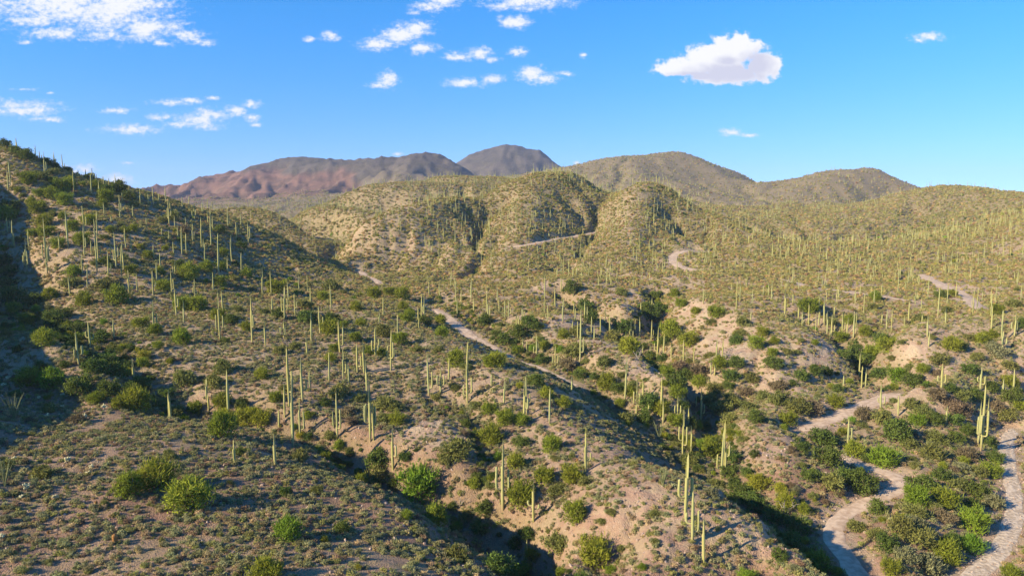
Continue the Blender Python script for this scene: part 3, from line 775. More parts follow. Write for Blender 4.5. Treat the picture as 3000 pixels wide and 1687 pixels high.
CROWNS = {}
TRUNKS = {}
for kind, (w, h, n, ll, lw, cl, up, base) in dict(palo_verde=(4.2, 3.2, 2100, .44, .075, 17, .9, .03), mesquite=(4.6, 3.1, 2100, .28, .13, 15, .4, .02),
                                                   scrub_bush=(2.8, 1.75, 1500, .24, .075, 11, .6, .0)).items():
    CROWNS[kind] = [crown_mesh(kind + '_crown', 100 + i + len(kind), w, h, n, ll, lw, M['leaf'], cl, up, base) for i in range(4)]
    TRUNKS[kind] = [trunk_mesh(kind + '_trunk', 300 + i, w, h, M['bark'], 3 + i % 3, .09 if kind != 'scrub_bush' else .04) for i in range(3)]
BASE_W = dict(palo_verde=4.2, mesquite=4.6, scrub_bush=2.8)
BASE_H = dict(palo_verde=3.3, mesquite=3.2, scrub_bush=1.7)

# forms for the scattered mass; kept outside the scene, used only through the scatter
def forms(name, meshes):
    c = bpy.data.collections.new(name)
    for i, me in enumerate(meshes):
        o = bpy.data.objects.new('%s_%02d' % (name, i), me); c.objects.link(o)
    return c
LOW = forms('low_shrub_form', [crown_mesh('low_shrub', 500 + i, 1.0, .52, 170, .14, .085, M['leaf_i'], 7, .5, 0.0, .7, .40) for i in range(6)])
FARB = forms('far_bush_form', [crown_mesh('far_bush', 600 + i, 3.6, 2.5, 600, .42, .22, M['leaf_i'], 10, .5, .02) for i in range(5)])
def far_saguaro(seed):
    r = random.Random(seed); co, fc, rb = column(seed, 5, 6)
    co = [Vector((c.x * .26, c.y * .26, c.z * 6.0)) for c in co]
    for k in range([0, 1, 2, 1, 3, 0, 2, 0][seed % 8]):
        c2, f2, r2 = saguaro_tube(*arm_chain(.72, r.choice([.8, 1.6, 2.2]), .17), 4)
        m = Matrix.Translation((0, 0, r.uniform(2.0, 3.2))) @ Matrix.Rotation(r.random() * 6.28, 4, 'Z')
        b = len(co); co += [m @ c for c in c2]; fc += [tuple(b + i for i in f) for f in f2]; rb += r2
    return mesh_from('far_saguaro', co, fc, M['cactus_i'], True, ('rib', rb))
FARS = forms('far_saguaro_form', [far_saguaro(s) for s in range(8)])
def rock_mesh(seed):
    r = random.Random(seed); bm = bmesh.new(); bmesh.ops.create_icosphere(bm, subdivisions=1, radius=.5)
    sx, sy, sz = r.uniform(.8, 1.3), r.uniform(.6, 1.0), r.uniform(.4, .75)
    for v in bm.verts: v.co = Vector((v.co.x * sx, v.co.y * sy, v.co.z * sz)) * r.uniform(.75, 1.2)
    me = bpy.data.meshes.new('stone'); bm.to_mesh(me); bm.free(); me.materials.append(M['stone']); return me
STON = forms('stone_form', [rock_mesh(s) for s in range(6)])

def scatter(name, label, P, rot, scl, idx, tint, coll):
    """one mass of uncountable small plants: a point per plant, a form on each point"""
    me = bpy.data.meshes.new(name); me.vertices.add(len(P)); me.vertices.foreach_set('co', np.asarray(P, np.float32).ravel())
    a = me.attributes.new('rot', 'FLOAT_VECTOR', 'POINT'); a.data.foreach_set('vector', np.asarray(rot, np.float32).ravel())
    a = me.attributes.new('scl', 'FLOAT_VECTOR', 'POINT'); a.data.foreach_set('vector', np.asarray(scl, np.float32).ravel())
    a = me.attributes.new('idx', 'INT', 'POINT'); a.data.foreach_set('value', np.asarray(idx, np.int32))
    a = me.attributes.new('tint', 'FLOAT_COLOR', 'POINT'); a.data.foreach_set('color', np.concatenate([tint, np.ones((len(P), 1))], 1).astype(np.float32).ravel())
    me.update()
    o = link(name, me); o['kind'] = 'stuff'; o['label'] = label
    ng = bpy.data.node_groups.new(name + '_scatter', 'GeometryNodeTree')
    ng.interface.new_socket('Geometry', in_out='INPUT', socket_type='NodeSocketGeometry')
    ng.interface.new_socket('Geometry', in_out='OUTPUT', socket_type='NodeSocketGeometry')
    N = ng.nodes.new; Lk = ng.links.new
    gi, go = N('NodeGroupInput'), N('NodeGroupOutput')
    iop = N('GeometryNodeInstanceOnPoints'); ci = N('GeometryNodeCollectionInfo')
    ci.inputs['Collection'].default_value = coll; ci.inputs['Separate Children'].default_value = True; ci.inputs['Reset Children'].default_value = True
    iop.inputs['Pick Instance'].default_value = True
    for nm, ty, sk in (('rot', 'FLOAT_VECTOR', 'Rotation'), ('scl', 'FLOAT_VECTOR', 'Scale'), ('idx', 'INT', 'Instance Index')):
        x = N('GeometryNodeInputNamedAttribute'); x.data_type = ty; x.inputs['Name'].default_value = nm
        Lk([q for q in x.outputs if q.enabled][0], iop.inputs[sk])
    Lk(gi.outputs[0], iop.inputs['Points']); Lk(ci.outputs[0], iop.inputs['Instance']); Lk(iop.outputs[0], go.inputs[0])
    md = o.modifiers.new('scatter', 'NODES'); md.node_group = ng
    return o
# ------------------------------------------------------------------ surveyed plants: positions read off the photograph in 750 x 422 tiles
TILE = 2575.0 / 750.0
OFF = dict(A=(0, 400), B=(750, 400), C=(1500, 400), D=(2250, 400), E=(0, 820), F=(750, 820), G=(1500, 820), H=(2250, 820), I=(0, 1265), J=(750, 1265), K=(1500, 1265), L=(2250, 1265))
def T(t, x, y): return OFF[t][0] + x / TILE, OFF[t][1] + y / TILE
SAG = {
'A': [(12,95,55,0),(165,140,60,1),(112,165,95,0),(212,200,130,0),(357,230,140,0),(403,250,180,1),(550,290,175,1),(635,330,225,1),(450,395,240,1),(725,355,318,0),(788,400,350,0),(865,415,360,0),(928,450,355,2),
  (955,450,400,0),(973,455,405,0),(1030,470,425,0),(1046,485,432,0),(1072,490,455,0),(1097,500,440,0),(1162,518,425,2),(1298,530,497,0),(103,430,295,0),(82,545,405,1),(743,555,420,0),(920,585,430,0),(998,630,505,0),
  (1230,660,590,0),(1212,825,680,1),(1048,780,695,0),(1337,810,725,0),(1415,710,590,0),(1492,690,590,0),(1545,690,568,0),(1668,670,565,0),(1600,650,600,0),(1715,760,670,0),(1703,890,720,2),(1760,920,840,0),(1835,720,650,0),
  (1903,740,650,0),(1958,850,735,2),(2040,775,670,0),(2087,745,668,0),(2095,880,800,0),(2122,900,760,0),(2140,940,845,0),(2125,1110,870,0),(2030,1130,930,0),(2050,1150,1070,0),(2290,920,780,1),(2425,900,800,0),(2380,1045,910,1),
  (2500,1080,900,1),(2325,1100,1030,0),(2333,1275,1115,0),(2195,1395,1130,0),(2062,1275,1145,0),(2293,1400,1270,0),(2427,1360,1235,0),(1873,950,860,0),(1790,1020,920,0),(1940,1060,940,1),(1877,1180,1050,0),(1830,1190,1010,0),
  (1747,1180,1100,0),(1700,1055,975,0),(1628,1005,950,0),(1473,890,835,0),(1120,865,810,0),(848,950,785,1),(690,1120,880,0),(982,1000,840,0),(965,1090,925,0),(1270,1140,980,0),(1323,1155,1020,0),(850,1215,970,1),(920,1190,1080,0),
  (990,1260,1070,1),(976,1360,1140,0),(1115,1220,1125,0),(1170,1335,1100,2),(1243,1300,1140,0),(1220,1400,1200,1),(1090,1395,1240,1),(1548,1235,1130,0),(1610,1330,1230,0),(1762,1390,1300,0),(1578,1450,1330,0),(1742,1420,1345,0),
  (80,975,860,1),(128,1110,940,1),(148,1120,1020,0),(293,1120,990,0),(598,1150,1030,0),(272,1355,1135,4),(478,1380,1010,3),(832,1390,1250,0),(882,1445,1330,1)],
'E': [(702,150,30,0),(885,100,0,0),(1302,135,-20,0),(1382,105,0,0),(1540,150,-10,1),(1732,140,-20,1),(1965,185,60,2),(2145,115,-10,0),(908,690,475,2),(795,855,630,3),(1143,610,465,0),(1348,1030,865,0),(1775,370,145,1),(1848,435,290,0),
  (1548,520,315,1),(2215,610,285,2),(2243,340,185,0),(2535,625,310,1),(2082,1200,1060,0),(2100,1320,1190,0),(2298,1430,1030,0),(1702,1400,1220,0),(1718,1405,1205,0)],
'F': [(65,150,-30,0),(155,150,-10,0),(437,100,0,0),(523,125,10,0),(325,195,75,0),(160,370,240,0),(290,400,180,2),(395,370,200,1),(280,590,440,2),(550,290,145,0),(757,300,110,0),(557,630,400,0),(645,545,335,1),(97,665,475,0),(520,750,620,0),
  (845,730,520,1),(877,640,475,0),(1280,370,240,0),(1243,440,360,0),(1425,605,430,0),(1635,420,320,0),(1663,430,240,0),(1695,380,240,2),(1640,500,425,0),(1200,780,580,4),(1355,910,600,5),(880,995,790,1),(1020,930,730,1),(1090,940,715,0),
  (937,1045,890,0),(737,1030,825,0),(1115,1150,915,0),(1740,1160,885,1),(1858,1140,935,2),(1937,1010,860,0),(2120,980,740,0),(2127,1240,970,2),(2367,1060,990,0),(2495,1245,1085,0),(335,1270,865,1),(470,1225,920,1),(545,1075,960,0),(290,1380,1120,0),
  (375,1690,1200,0),(445,1590,1290,1),(228,1470,1350,0),(820,1590,1275,1),(785,1480,1370,0),(1150,1620,1200,4),(1185,1610,1320,0),(2025,360,240,0),(2010,250,90,0),(1848,180,60,0),(1740,160,40,0),(2065,230,130,0),(2165,200,60,0),(2193,330,220,0),
  (2318,330,180,0),(2335,380,240,0),(2350,385,290,0),(2447,330,235,0),(2505,390,250,0),(2540,385,270,1),(2430,215,110,0),(2240,430,360,0)],
'G': [(115,1440,1140,1),(148,1350,1090,2),(377,1440,1200,0),(600,1120,1010,0),(1135,1220,920,0),(1250,1355,1100,2),(1320,1240,1060,0),(1370,1400,1280,0),(1492,1380,1090,0),(1518,1440,1270,0),(1660,1390,1230,2),(1850,1380,1210,0),(1895,1440,1205,1),
  (1772,1445,1330,0),(685,840,470,1),(435,870,730,2),(245,780,620,2),(150,720,640,1),(105,700,620,0),(65,500,390,0),(45,500,390,1),(105,410,290,1),(355,430,310,2),(325,340,240,0),(435,280,150,0),(635,420,330,0),(625,350,250,1),(730,390,270,0),(757,430,320,0),
  (797,550,430,0),(825,605,495,0),(888,550,420,0),(935,470,360,1),(980,540,420,1),(1195,640,490,2),(1240,540,430,0),(1285,570,420,0),(1400,610,470,1),(1455,820,580,2),(1520,770,620,0),(1315,740,680,0),(1390,760,685,0),(1600,790,670,1),(1725,830,675,1),
  (1830,830,715,0),(2055,800,660,1),(2115,800,665,0),(2140,870,790,0),(2000,950,850,0),(2035,960,880,0),(1405,290,210,1),(1295,350,255,0),(2400,410,335,0),(1925,240,145,0),(2255,310,215,0),(615,170,85,1),(870,75,0,0),(495,120,20,0),
  (325,215,40,0),(510,430,270,0),(660,590,470,0),(610,555,450,0),(690,600,480,1)],
'H': [(915,1015,830,1),(943,1085,940,0),(978,1080,930,0),(755,1065,990,0),(1135,1300,1130,2),(1310,1365,1225,0),(1795,1440,1320,0),(1745,1110,900,2),(2137,1110,940,2),(2463,1145,975,0),(2362,1185,1045,1),(2140,1716,1250,5),(1605,575,430,0),(1617,670,565,0),
  (2350,590,400,0),(2360,690,560,3),(2475,575,400,2),(2243,500,335,0),(860,590,400,0),(745,560,400,1),(793,570,440,0),(640,560,415,1),(593,550,390,0),(567,460,250,0),(408,450,315,0),(505,470,370,0),(305,410,310,0),(168,355,180,0),
  (663,385,270,0),(1195,460,345,0),(1143,440,345,0),(1410,440,275,0),(1708,380,175,0),(1783,440,330,0),(2190,1640,1325,0),(2110,1650,1350,0)],
'J': [(1380,375,75,1),(197,340,120,0),(2485,780,300,3)],
'K': [(745,400,130,1),(217,900,565,2),(1745,880,420,2),(1815,1105,740,2),(1930,1310,995,0),(2100,470,135,2),(2138,370,40,1),(1715,240,-80,2),(1800,215,0,0),(150,1270,1130,0)],
'I': [(2365,325,155,0)],
'L': [(800,110,-60,1)],
}
PV, VIV, DK, OL, GG, BR, YL = (0.205, 0.235, 0.030), (0.175, 0.265, 0.030), (0.112, 0.150, 0.034), (0.185, 0.192, 0.055), (0.21, 0.21, 0.105), (0.20, 0.155, 0.09), (0.29, 0.28, 0.035)
# tile, x, base y, width, kind letter: p bright, v vivid, d dark, o olive, g grey-green, b brownish, y yellow
BUSH = '''I 1290 640 330 p;I 1590 560 430 p;I 1900 760 540 p;I 430 450 260 o;I 60 360 200 o;I 60 900 160 g;I 2230 40 330 p;I 1700 260 170 o
J 330 1080 310 v;J 100 1500 360 p;J 1240 480 300 o;J 1640 660 440 v;J 1800 940 300 p;J 1520 870 140 p;J 2020 1290 280 o;J 2430 1420 350 d;J 2020 250 330 o;J 1220 340 290 d;J 430 290 220 o;J 1220 580 110 o;J 690 1100 100 y;J 1770 1210 90 y;J 1030 1380 80 y;J 2370 120 280 p;J 2110 880 180 o;J 1900 300 200 o;J 1500 280 170 d;J 2350 560 130 o;J 2250 1000 220 d;J 2300 820 200 d;J 1660 1050 160 g
K 400 190 240 p;K 600 500 260 p;K 450 620 240 o;K 320 500 250 p;K 90 720 330 p;K 640 900 300 p;K 470 1180 340 o;K 830 1300 400 p;K 1000 1430 160 v;K 1310 1380 110 v;K 200 1290 210 p;K 1800 330 220 o;K 2000 260 280 p;K 2230 300 200 d;K 2470 560 250 y;K 2400 720 250 d;K 2010 640 170 g;K 100 1449 260 p;K 40 1160 200 d;K 140 1060 220 d;K 90 130 200 d;K 40 350 230 p;K 730 530 150 o;K 1000 820 120 o;K 1430 850 130 o;K 900 920 120 o;K 1100 1190 130 o;K 1440 1120 110 o;K 2060 560 200 o;K 2180 450 220 d;K 2300 650 260 d;K 2200 690 160 d;K 2450 800 230 d;K 430 280 110 o;K 600 260 90 o;K 1220 340 100 o
L 560 130 330 d;L 860 240 240 p;L 1170 330 330 v;L 600 330 350 d;L 640 560 300 o;L 950 600 350 d;L 880 690 170 g;L 1520 600 340 d;L 1490 740 280 v;L 1780 740 300 p;L 2060 770 210 d;L 2260 750 240 g;L 1100 820 220 d;L 1480 850 260 o;L 1780 900 240 b;L 2070 980 330 v;L 2040 1190 290 v;L 1800 1300 300 p;L 1500 1100 350 o;L 1200 1180 260 d;L 880 980 230 o;L 1230 1420 230 p;L 1600 1400 350 g;L 2420 1300 290 d;L 2200 1420 180 p;L 120 600 150 y;L 180 760 230 y;L 80 900 310 d;L 370 1120 110 y;L 300 1000 300 d;L 500 1400 330 p;L 2100 640 300 d;L 2240 440 250 p;L 1650 260 300 o;L 2000 260 260 b;L 2280 300 210 d;L 2500 320 210 g;L 1420 150 220 o;L 1300 80 330 d;L 200 1150 280 d;L 120 1290 200 d;L 420 470 220 d;L 350 200 180 d;L 1330 1000 300 o;L 1080 1050 200 o;L 1650 760 180 o;L 1900 560 220 o;L 2130 430 200 o;L 1950 390 200 g;L 1750 480 220 d;L 2330 900 110 p;L 1380 1290 280 g;L 1650 1180 230 o;L 1850 1130 200 d;L 1500 960 220 g;L 2450 1480 220 p;L 2520 620 140 g;L 760 480 240 d;L 560 980 90 g;L 1700 100 250 o;L 1900 100 200 d;L 2000 20 180 d;L 2230 150 150 d;L 700 620 160 b;L 1930 1380 150 d;L 1010 300 160 d;L 1450 300 120 o;L 620 1250 150 d;L 380 1280 200 d;L 700 1440 150 p
E 850 260 190 p;E 1180 240 260 p;E 450 660 230 p;E 300 1050 300 p;E 520 1080 280 v;E 800 1140 310 d;E 960 1230 190 p;E 1200 1290 180 p;E 1370 1310 330 p;E 1420 480 190 p;E 1830 640 210 p;E 1850 1050 260 o;E 2150 1070 230 o;E 2240 930 230 o;E 1450 800 160 y;E 1830 300 200 p;E 1980 300 220 p;E 1640 110 180 p;E 1690 1180 190 d;E 2260 1449 260 y;E 2490 1440 250 y;E 1060 80 240 o;E 710 60 220 o;E 2210 60 170 p;E 1560 540 180 p;E 1590 690 130 p;E 1600 1280 170 o;E 1960 1330 180 p;E 2200 400 180 p;E 2330 440 170 d;E 2480 510 130 p;E 2390 320 130 o;E 1100 1150 250 d;E 1150 980 260 d;E 950 930 240 d;E 700 560 260 d;E 550 470 240 d;E 850 620 200 d;E 260 450 180 p;E 140 330 160 p;E 120 220 260 d;E 330 250 240 d;E 620 380 220 d;E 1000 640 220 d;E 1080 850 240 d;E 1260 900 180 d;E 60 580 160 o;E 180 720 120 d;E 420 900 150 d;E 480 1330 170 o;E 150 1170 150 o;E 400 1150 100 g;E 780 1430 180 b;E 300 1430 120 b;E 500 190 180 p;E 100 90 220 d;E 2430 1290 170 d;E 2240 1290 200 p;E 1750 1360 230 o;E 1420 1100 220 d;E 1300 1130 180 d
F 220 380 150 d;F 90 340 120 o;F 490 290 180 o;F 670 200 130 p;F 200 130 220 p;F 760 100 230 o;F 1010 310 130 p;F 880 150 90 o;F 520 430 240 d;F 760 430 200 d;F 740 540 210 p;F 880 480 120 p;F 1050 470 130 p;F 1270 560 200 o;F 1000 610 140 p;F 240 740 180 o;F 400 700 130 o;F 780 720 130 p;F 750 820 140 p;F 1260 770 140 p;F 1140 750 130 p;F 830 1170 250 o;F 200 1220 150 p;F 290 1120 130 o;F 60 990 160 p;F 1190 190 170 p;F 1340 150 140 p;F 1470 200 180 p;F 1480 300 130 p;F 1520 430 160 p;F 1710 450 170 d;F 1860 440 130 p;F 1870 580 160 p;F 1450 640 200 p;F 2080 570 130 p;F 2010 860 220 p;F 2420 870 230 p;F 2350 870 160 p;F 1810 1200 130 o;F 1290 1290 230 o;F 1390 1310 200 o;F 930 1350 190 b;F 700 1260 150 d;F 520 1390 130 p;F 60 1449 230 y;F 1420 1449 200 p;F 2330 1340 180 p;F 2500 1449 220 p;F 2200 1290 160 o;F 2300 450 180 d;F 2500 640 190 d;F 2420 560 130 d;F 2120 900 140 o;F 1620 730 160 o;F 1550 360 120 p;F 2000 1100 130 o;F 1050 1210 150 o;F 1300 1420 190 o;F 960 1440 150 b;F 1840 740 140 o
G 60 740 140 p;G 30 660 120 d;G 250 500 160 d;G 180 480 200 d;G 80 580 220 d;G 330 700 130 p;G 520 590 150 p;G 640 560 200 o;G 620 760 240 o;G 560 880 200 b;G 300 850 170 d;G 930 870 200 o;G 680 990 160 d;G 240 1060 220 d;G 830 1000 120 d;G 950 1100 220 p;G 1060 1120 200 d;G 1190 1160 140 p;G 520 1280 170 p;G 340 1180 160 p;G 1180 740 240 p;G 1020 620 230 o;G 1120 520 230 d;G 1340 330 200 d;G 1400 400 240 d;G 1500 330 160 d;G 1450 180 150 d;G 750 330 210 d;G 790 420 180 d;G 600 130 180 d;G 1850 340 120 p;G 2050 370 200 p;G 2000 450 120 o;G 1600 570 240 p;G 1520 650 160 d;G 1780 660 230 p;G 1720 620 140 o;G 1400 830 200 d;G 1560 970 180 p;G 1640 1080 240 d;G 1880 1060 190 p;G 1780 1000 200 d;G 1700 930 220 b;G 1900 950 240 b;G 2080 880 180 p;G 2250 870 200 d;G 2200 1000 200 d;G 2050 1130 220 o;G 2000 1250 230 o;G 2200 1250 220 o;G 2350 1150 190 b;G 2400 1020 180 o;G 2250 640 170 d;G 2280 560 160 o;G 2450 680 200 p;G 2520 560 140 p;G 2330 460 180 o;G 1660 1180 200 p;G 1380 1300 260 d;G 1500 1340 200 p;G 1640 1449 200 p;G 1330 1440 200 d;G 1150 1430 200 o;G 1800 1300 180 b;G 1720 1290 150 d;G 2100 1340 260 o;G 2200 1440 240 o;G 2400 1320 220 o;G 2450 1430 200 d;G 90 1449 180 p;G 2520 1200 180 o;G 1980 780 130 o;G 2180 1090 150 d;G 1520 820 160 d;G 1100 980 110 o;G 1220 1070 120 o;G 1530 1060 90 p;G 1700 270 140 p;G 1100 150 150 o;G 1640 170 120 p
H 1050 770 200 p;H 870 810 240 d;H 760 780 170 d;H 1200 720 230 p;H 950 870 220 d;H 1020 830 180 d;H 730 620 160 p;H 1150 630 220 d;H 980 560 140 p;H 1300 1030 220 v;H 1120 980 180 d;H 1450 1060 220 d;H 1550 930 150 p;H 1420 900 120 o;H 2030 940 200 d;H 1850 700 220 p;H 1720 830 240 o;H 1930 700 150 d;H 2250 590 150 p;H 2140 630 150 p;H 2300 760 230 g;H 2260 700 180 g;H 2440 890 200 o;H 2430 1080 210 p;H 1820 420 0 o;H 1530 420 180 o;H 820 440 150 p;H 400 320 250 p;H 460 300 170 p;H 680 1270 200 p;H 700 1130 150 d;H 480 950 180 d;H 340 1000 180 d;H 60 880 220 d;H 250 1060 120 d;H 600 960 130 d;H 40 760 120 p;H 60 640 120 p;H 900 1250 170 o;H 1050 1220 160 o;H 1240 1200 180 o;H 120 1240 230 o;H 300 1330 280 o;H 450 1320 250 b;H 100 1100 200 b;H 500 1440 230 o;H 200 1449 220 p;H 740 1420 200 p;H 950 1380 200 b;H 1150 1430 240 o;H 1450 1280 180 o;H 1550 1350 200 o;H 1700 1200 230 b;H 1850 1290 260 b;H 1950 1350 240 b;H 1950 1200 200 o;H 1830 1120 150 d;H 2100 1200 180 d;H 2250 1120 180 d;H 2440 1220 220 d;H 2300 1300 200 b;H 2400 1400 220 o;H 1500 1449 200 v;H 1690 1449 190 d;H 1880 1449 180 d;H 2530 1300 170 p;H 2550 480 150 d;H 1960 300 0 o;H 1800 320 130 o;H 1850 160 110 p;H 1730 180 140 d;H 1050 300 120 o;H 1080 210 130 p;H 2470 280 180 o;H 2300 350 160 p;H 1500 220 140 p;H 1250 800 90 o;H 640 450 130 o;H 1650 590 90 o;H 2020 600 130 o;H 1340 640 90 o;H 330 620 80 o;H 470 650 90 p;H 200 740 120 o;H 300 740 90 o;H 2100 800 150 o;H 1700 960 120 b
A 390 600 120 p;A 380 770 190 p;A 520 620 170 p;A 650 690 170 p;A 620 560 200 p;A 700 520 150 p;A 280 470 200 p;A 180 560 80 p;A 100 750 210 d;A 70 840 230 p;A 450 900 170 p;A 470 1000 180 p;A 330 1000 130 p;A 730 950 150 p;A 900 880 170 p;A 590 1120 170 p;A 740 1400 180 p;A 1050 1280 130 d;A 820 1090 180 p;A 1060 650 260 p;A 1220 900 100 o;A 1110 960 110 p;A 1050 1030 110 o;A 1490 1220 130 p;A 1730 840 160 o;A 1410 1130 80 y;A 1660 1140 80 p;A 2240 1190 130 p;A 2080 1350 140 p;A 2220 1340 120 p;A 1900 1440 220 p;A 40 1150 100 p;A 100 1400 220 d;A 40 1300 200 d;A 320 700 120 p;A 540 480 130 p;A 400 430 180 o;A 530 380 130 o;A 830 500 80 p;A 1080 560 160 d;A 960 520 110 p;A 1200 560 200 d;A 1300 640 150 d;A 1350 700 120 o;A 1600 1380 110 y;A 1320 1380 140 p;A 1340 950 100 p;A 1260 970 110 p;A 2210 970 140 d;A 1850 970 160 b;A 2120 1220 130 b;A 2430 1120 130 d;A 2480 1420 130 p;A 1640 860 110 o;A 1030 720 120 p;A 630 830 100 p;A 530 800 110 o;A 230 600 80 o;A 200 1060 130 o;A 260 230 160 d;A 160 170 140 d;A 330 210 60 d;A 480 290 140 d;A 680 350 120 d;A 900 430 120 d;A 60 110 120 d;A 560 330 110 d;A 1250 1240 110 o;A 1450 1270 70 o;A 1640 1050 90 o;A 1800 1320 150 d;A 2350 1440 130 o;A 950 1290 80 o;A 1630 1390 90 p'''
KINDS = dict(p=('palo_verde', PV), v=('palo_verde', VIV), d=('mesquite', DK), o=('scrub_bush', OL), g=('scrub_bush', GG), b=('scrub_bush', BR), y=('palo_verde', YL))

def visible_px(x, y, z): return to_pix(x, y, z)

# every surveyed saguaro is a thing: a base, a fluted trunk, its arms
RS = random.Random(5)
saguaros = []
for t, rows in SAG.items():
    for cx, cb, ct, arms in rows:
        u, v = T(t, cx, cb); _, vt = T(t, cx, ct)
        x, y = ray_ground(u, v); z = float(ground(x, y))
        h = min(max((v - vt) / FPX * y * 1.03, 1.6), 12.0)
        saguaros.append(dict(u=u, v=v, x=x, y=y, z=z, h=h, arms=arms, tile=t))
for s in saguaros:
    h = s['h']; r = min(max(.17 + .012 * h, .18), .30) * RS.uniform(.9, 1.12)
    root = link('saguaro', None, None, (s['x'], s['y'], s['z'] - .05), (0, 0, 0))
    s['root'] = root
    link('trunk', RS.choice(COLUMNS), root, (0, 0, 0), (RS.uniform(-.03, .03), RS.uniform(-.03, .03), RS.random() * 6.28), (r, r, h))
    n = s['arms']
    for k in range(n):
        side = (0 if k % 2 == 0 else math.pi) + RS.uniform(-.75, .75)
        at = h * RS.uniform(.30, .55) if h > 3 else h * .5
        room = (h - at) * RS.uniform(.55, .95)
        lens = [.35, 1.0, 1.8, 2.7, 3.6]
        j = min(range(5), key=lambda q: abs(lens[q] + .3 - room))
        if s['tile'] == 'K' and h < 5.2 and n == 2 and k < 2 and s['u'] < 1600: j = 0
        kk = r / .25 * RS.uniform(.9, 1.1)
        link('arm', ARMS[j], root, (0, 0, at), (0, 0, side), (kk, kk, kk))

# bushes and small trees
RB = random.Random(9)
plants = []
for row in BUSH.replace('\n', ';').split(';'):
    t, cx, cb, w, k = row.split()
    w = float(w)
    if w < 20: continue
    u, v = T(t, float(cx), float(cb)); kind, tint = KINDS[k]
    x, y = ray_ground(u, v); z = float(ground(x, y))
    if float(grid_at(TD, x, y)) < .8: continue
    wm = min(max(w / TILE / FPX * y, .7), 8.0)
    plants.append(dict(u=u, v=v, x=x, y=y, z=z, w=wm, kind=kind, tint=tint, k=k, hand=True))

# ------------------------------------------------------------------ random fill
def area_sample(y0, y1, rho, amax=.80):
    n = int(rho * amax * (y1 * y1 - y0 * y0))
    y = np.sqrt(RNG.random(n) * (y1 * y1 - y0 * y0) + y0 * y0); a = (RNG.random(n) * 2 - 1) * amax
    return a * y, y
def keep_off(x, y, m=.6): return grid_at(TD, x, y) > m
def in_view(x, y, z, pad=140):
    u, v = to_pix(x, y, z); return (u > -pad) & (u < 3000 + pad) & (v < 1687 + 2 * pad)
def facing(x, y, h):
    """not hidden behind a nearer rise (tested by walking the sight line), h metres above ground"""
    z = ground(x, y) + h; ok = np.ones(len(x), bool)
    for f in np.linspace(.35, .985, 26): ok &= ground(x * f, y * f) < z * f
    return ok
bx, by, bw, bk = [], [], [], []
for y0, y1, rho in ((60, 220, .22), (220, 450, .085), (450, 900, .040), (900, 1700, .014)):
    x, y = area_sample(y0, y1, rho)
    wt, e, gu = grid_at(WET, x, y), grid_at(EARTH, x, y), grid_at(GULLY, x, y)
    cl = fbm(x / 22, y / 22, 3, 15)
    p = (.05 + .95 * sstep(.32, .78, wt)) * (.35 + 1.1 * sstep(.42, .62, cl)) * (1 - .75 * e)
    p = np.where(y > 420, np.maximum(p, .16), p)
    left = (x / y < -.12) & (y < 430)
    p = np.where(left, p * .55, p)
    near = (y < 135) & (x / y < .05); p = np.where(near, p * .35, p)
    valley = (x / y > .38) & (y < 190); p = np.where(valley, np.maximum(p, .55), p)
    sh = grid_at(SHADY, x, y)
    p = np.clip(p * (1 + 1.6 * sh) + .10 * sh, 0, 1)
    p = np.maximum(p * np.where(y < 230, np.where(valley, .55, .20), np.where(y < 430, .7, 1.15)), gu * .9)
    m = (RNG.random(len(x)) < p) & keep_off(x, y, 1.8) & in_view(x, y, ground(x, y))
    x, y, wt, gu, sh = x[m], y[m], wt[m], gu[m], sh[m]
    m = facing(x, y, 1.6); x, y, wt, gu, sh = x[m], y[m], wt[m], gu[m], sh[m]
    bx.append(x); by.append(y); bw.append((.8 + 1.4 * RNG.random(len(x)) ** 1.7) * (1 + .4 * wt) * np.where(y > 500, 1.25, 1.0)); bk.append(RNG.random(len(x)) - .12 * wt - .22 * gu - .30 * sh)
bx, by, bw, bk = map(np.concatenate, (bx, by, bw, bk))
hx = np.array([p['x'] for p in plants]); hy = np.array([p['y'] for p in plants]); hw = np.array([p['w'] for p in plants])
ok = np.ones(len(bx), bool)
for i in range(len(hx)): ok &= (bx - hx[i]) ** 2 + (by - hy[i]) ** 2 > (hw[i] * .55 + bw * .3) ** 2
bx, by, bw, bk = bx[ok], by[ok], bw[ok], bk[ok]
bz = ground(bx, by)
apx = bw / by
order = np.argsort(-apx)
KMAX = dict(palo_verde=300, mesquite=300, scrub_bush=300)
count = {k: sum(p['kind'] == k for p in plants) for k in KMAX}
TINTS = {'palo_verde': [PV, PV, VIV, YL], 'mesquite': [DK, DK, (0.09, 0.12, 0.03)], 'scrub_bush': [OL, GG, BR, OL]}
rest = []
for i in order:
    kind = 'mesquite' if bk[i] < .18 else 'palo_verde' if bk[i] < .42 else 'scrub_bush'
    tint = RB.choice(TINTS[kind])
    u, v = to_pix(bx[i], by[i], bz[i])
    if count[kind] < KMAX[kind] and -40 < u < 3040 and v < 1720:
        count[kind] += 1
        plants.append(dict(u=u, v=v, x=bx[i], y=by[i], z=bz[i], w=bw[i], kind=kind, tint=tint, k='r', hand=False))
    else: rest.append((bx[i], by[i], bz[i], bw[i], tint))
NAMES = dict(palo_verde='palo_verde', mesquite='mesquite_tree', scrub_bush='scrub_bush')
for p in plants:
    kind = p['kind']; s = p['w'] / BASE_W[kind]
    root = link(NAMES[kind], None, None, (p['x'], p['y'], p['z'] - .12 * s), (0, 0, RB.random() * 6.28), (s, s, s * RB.uniform(.82, 1.12)))
    p['root'] = root
    tr = link('trunk', RB.choice(TRUNKS[kind]), root)
    cr = link('crown', RB.choice(CROWNS[kind]), root)
    f = RB.uniform(.85, 1.15)
    cr.color = (*[c * f for c in p['tint']], 1)
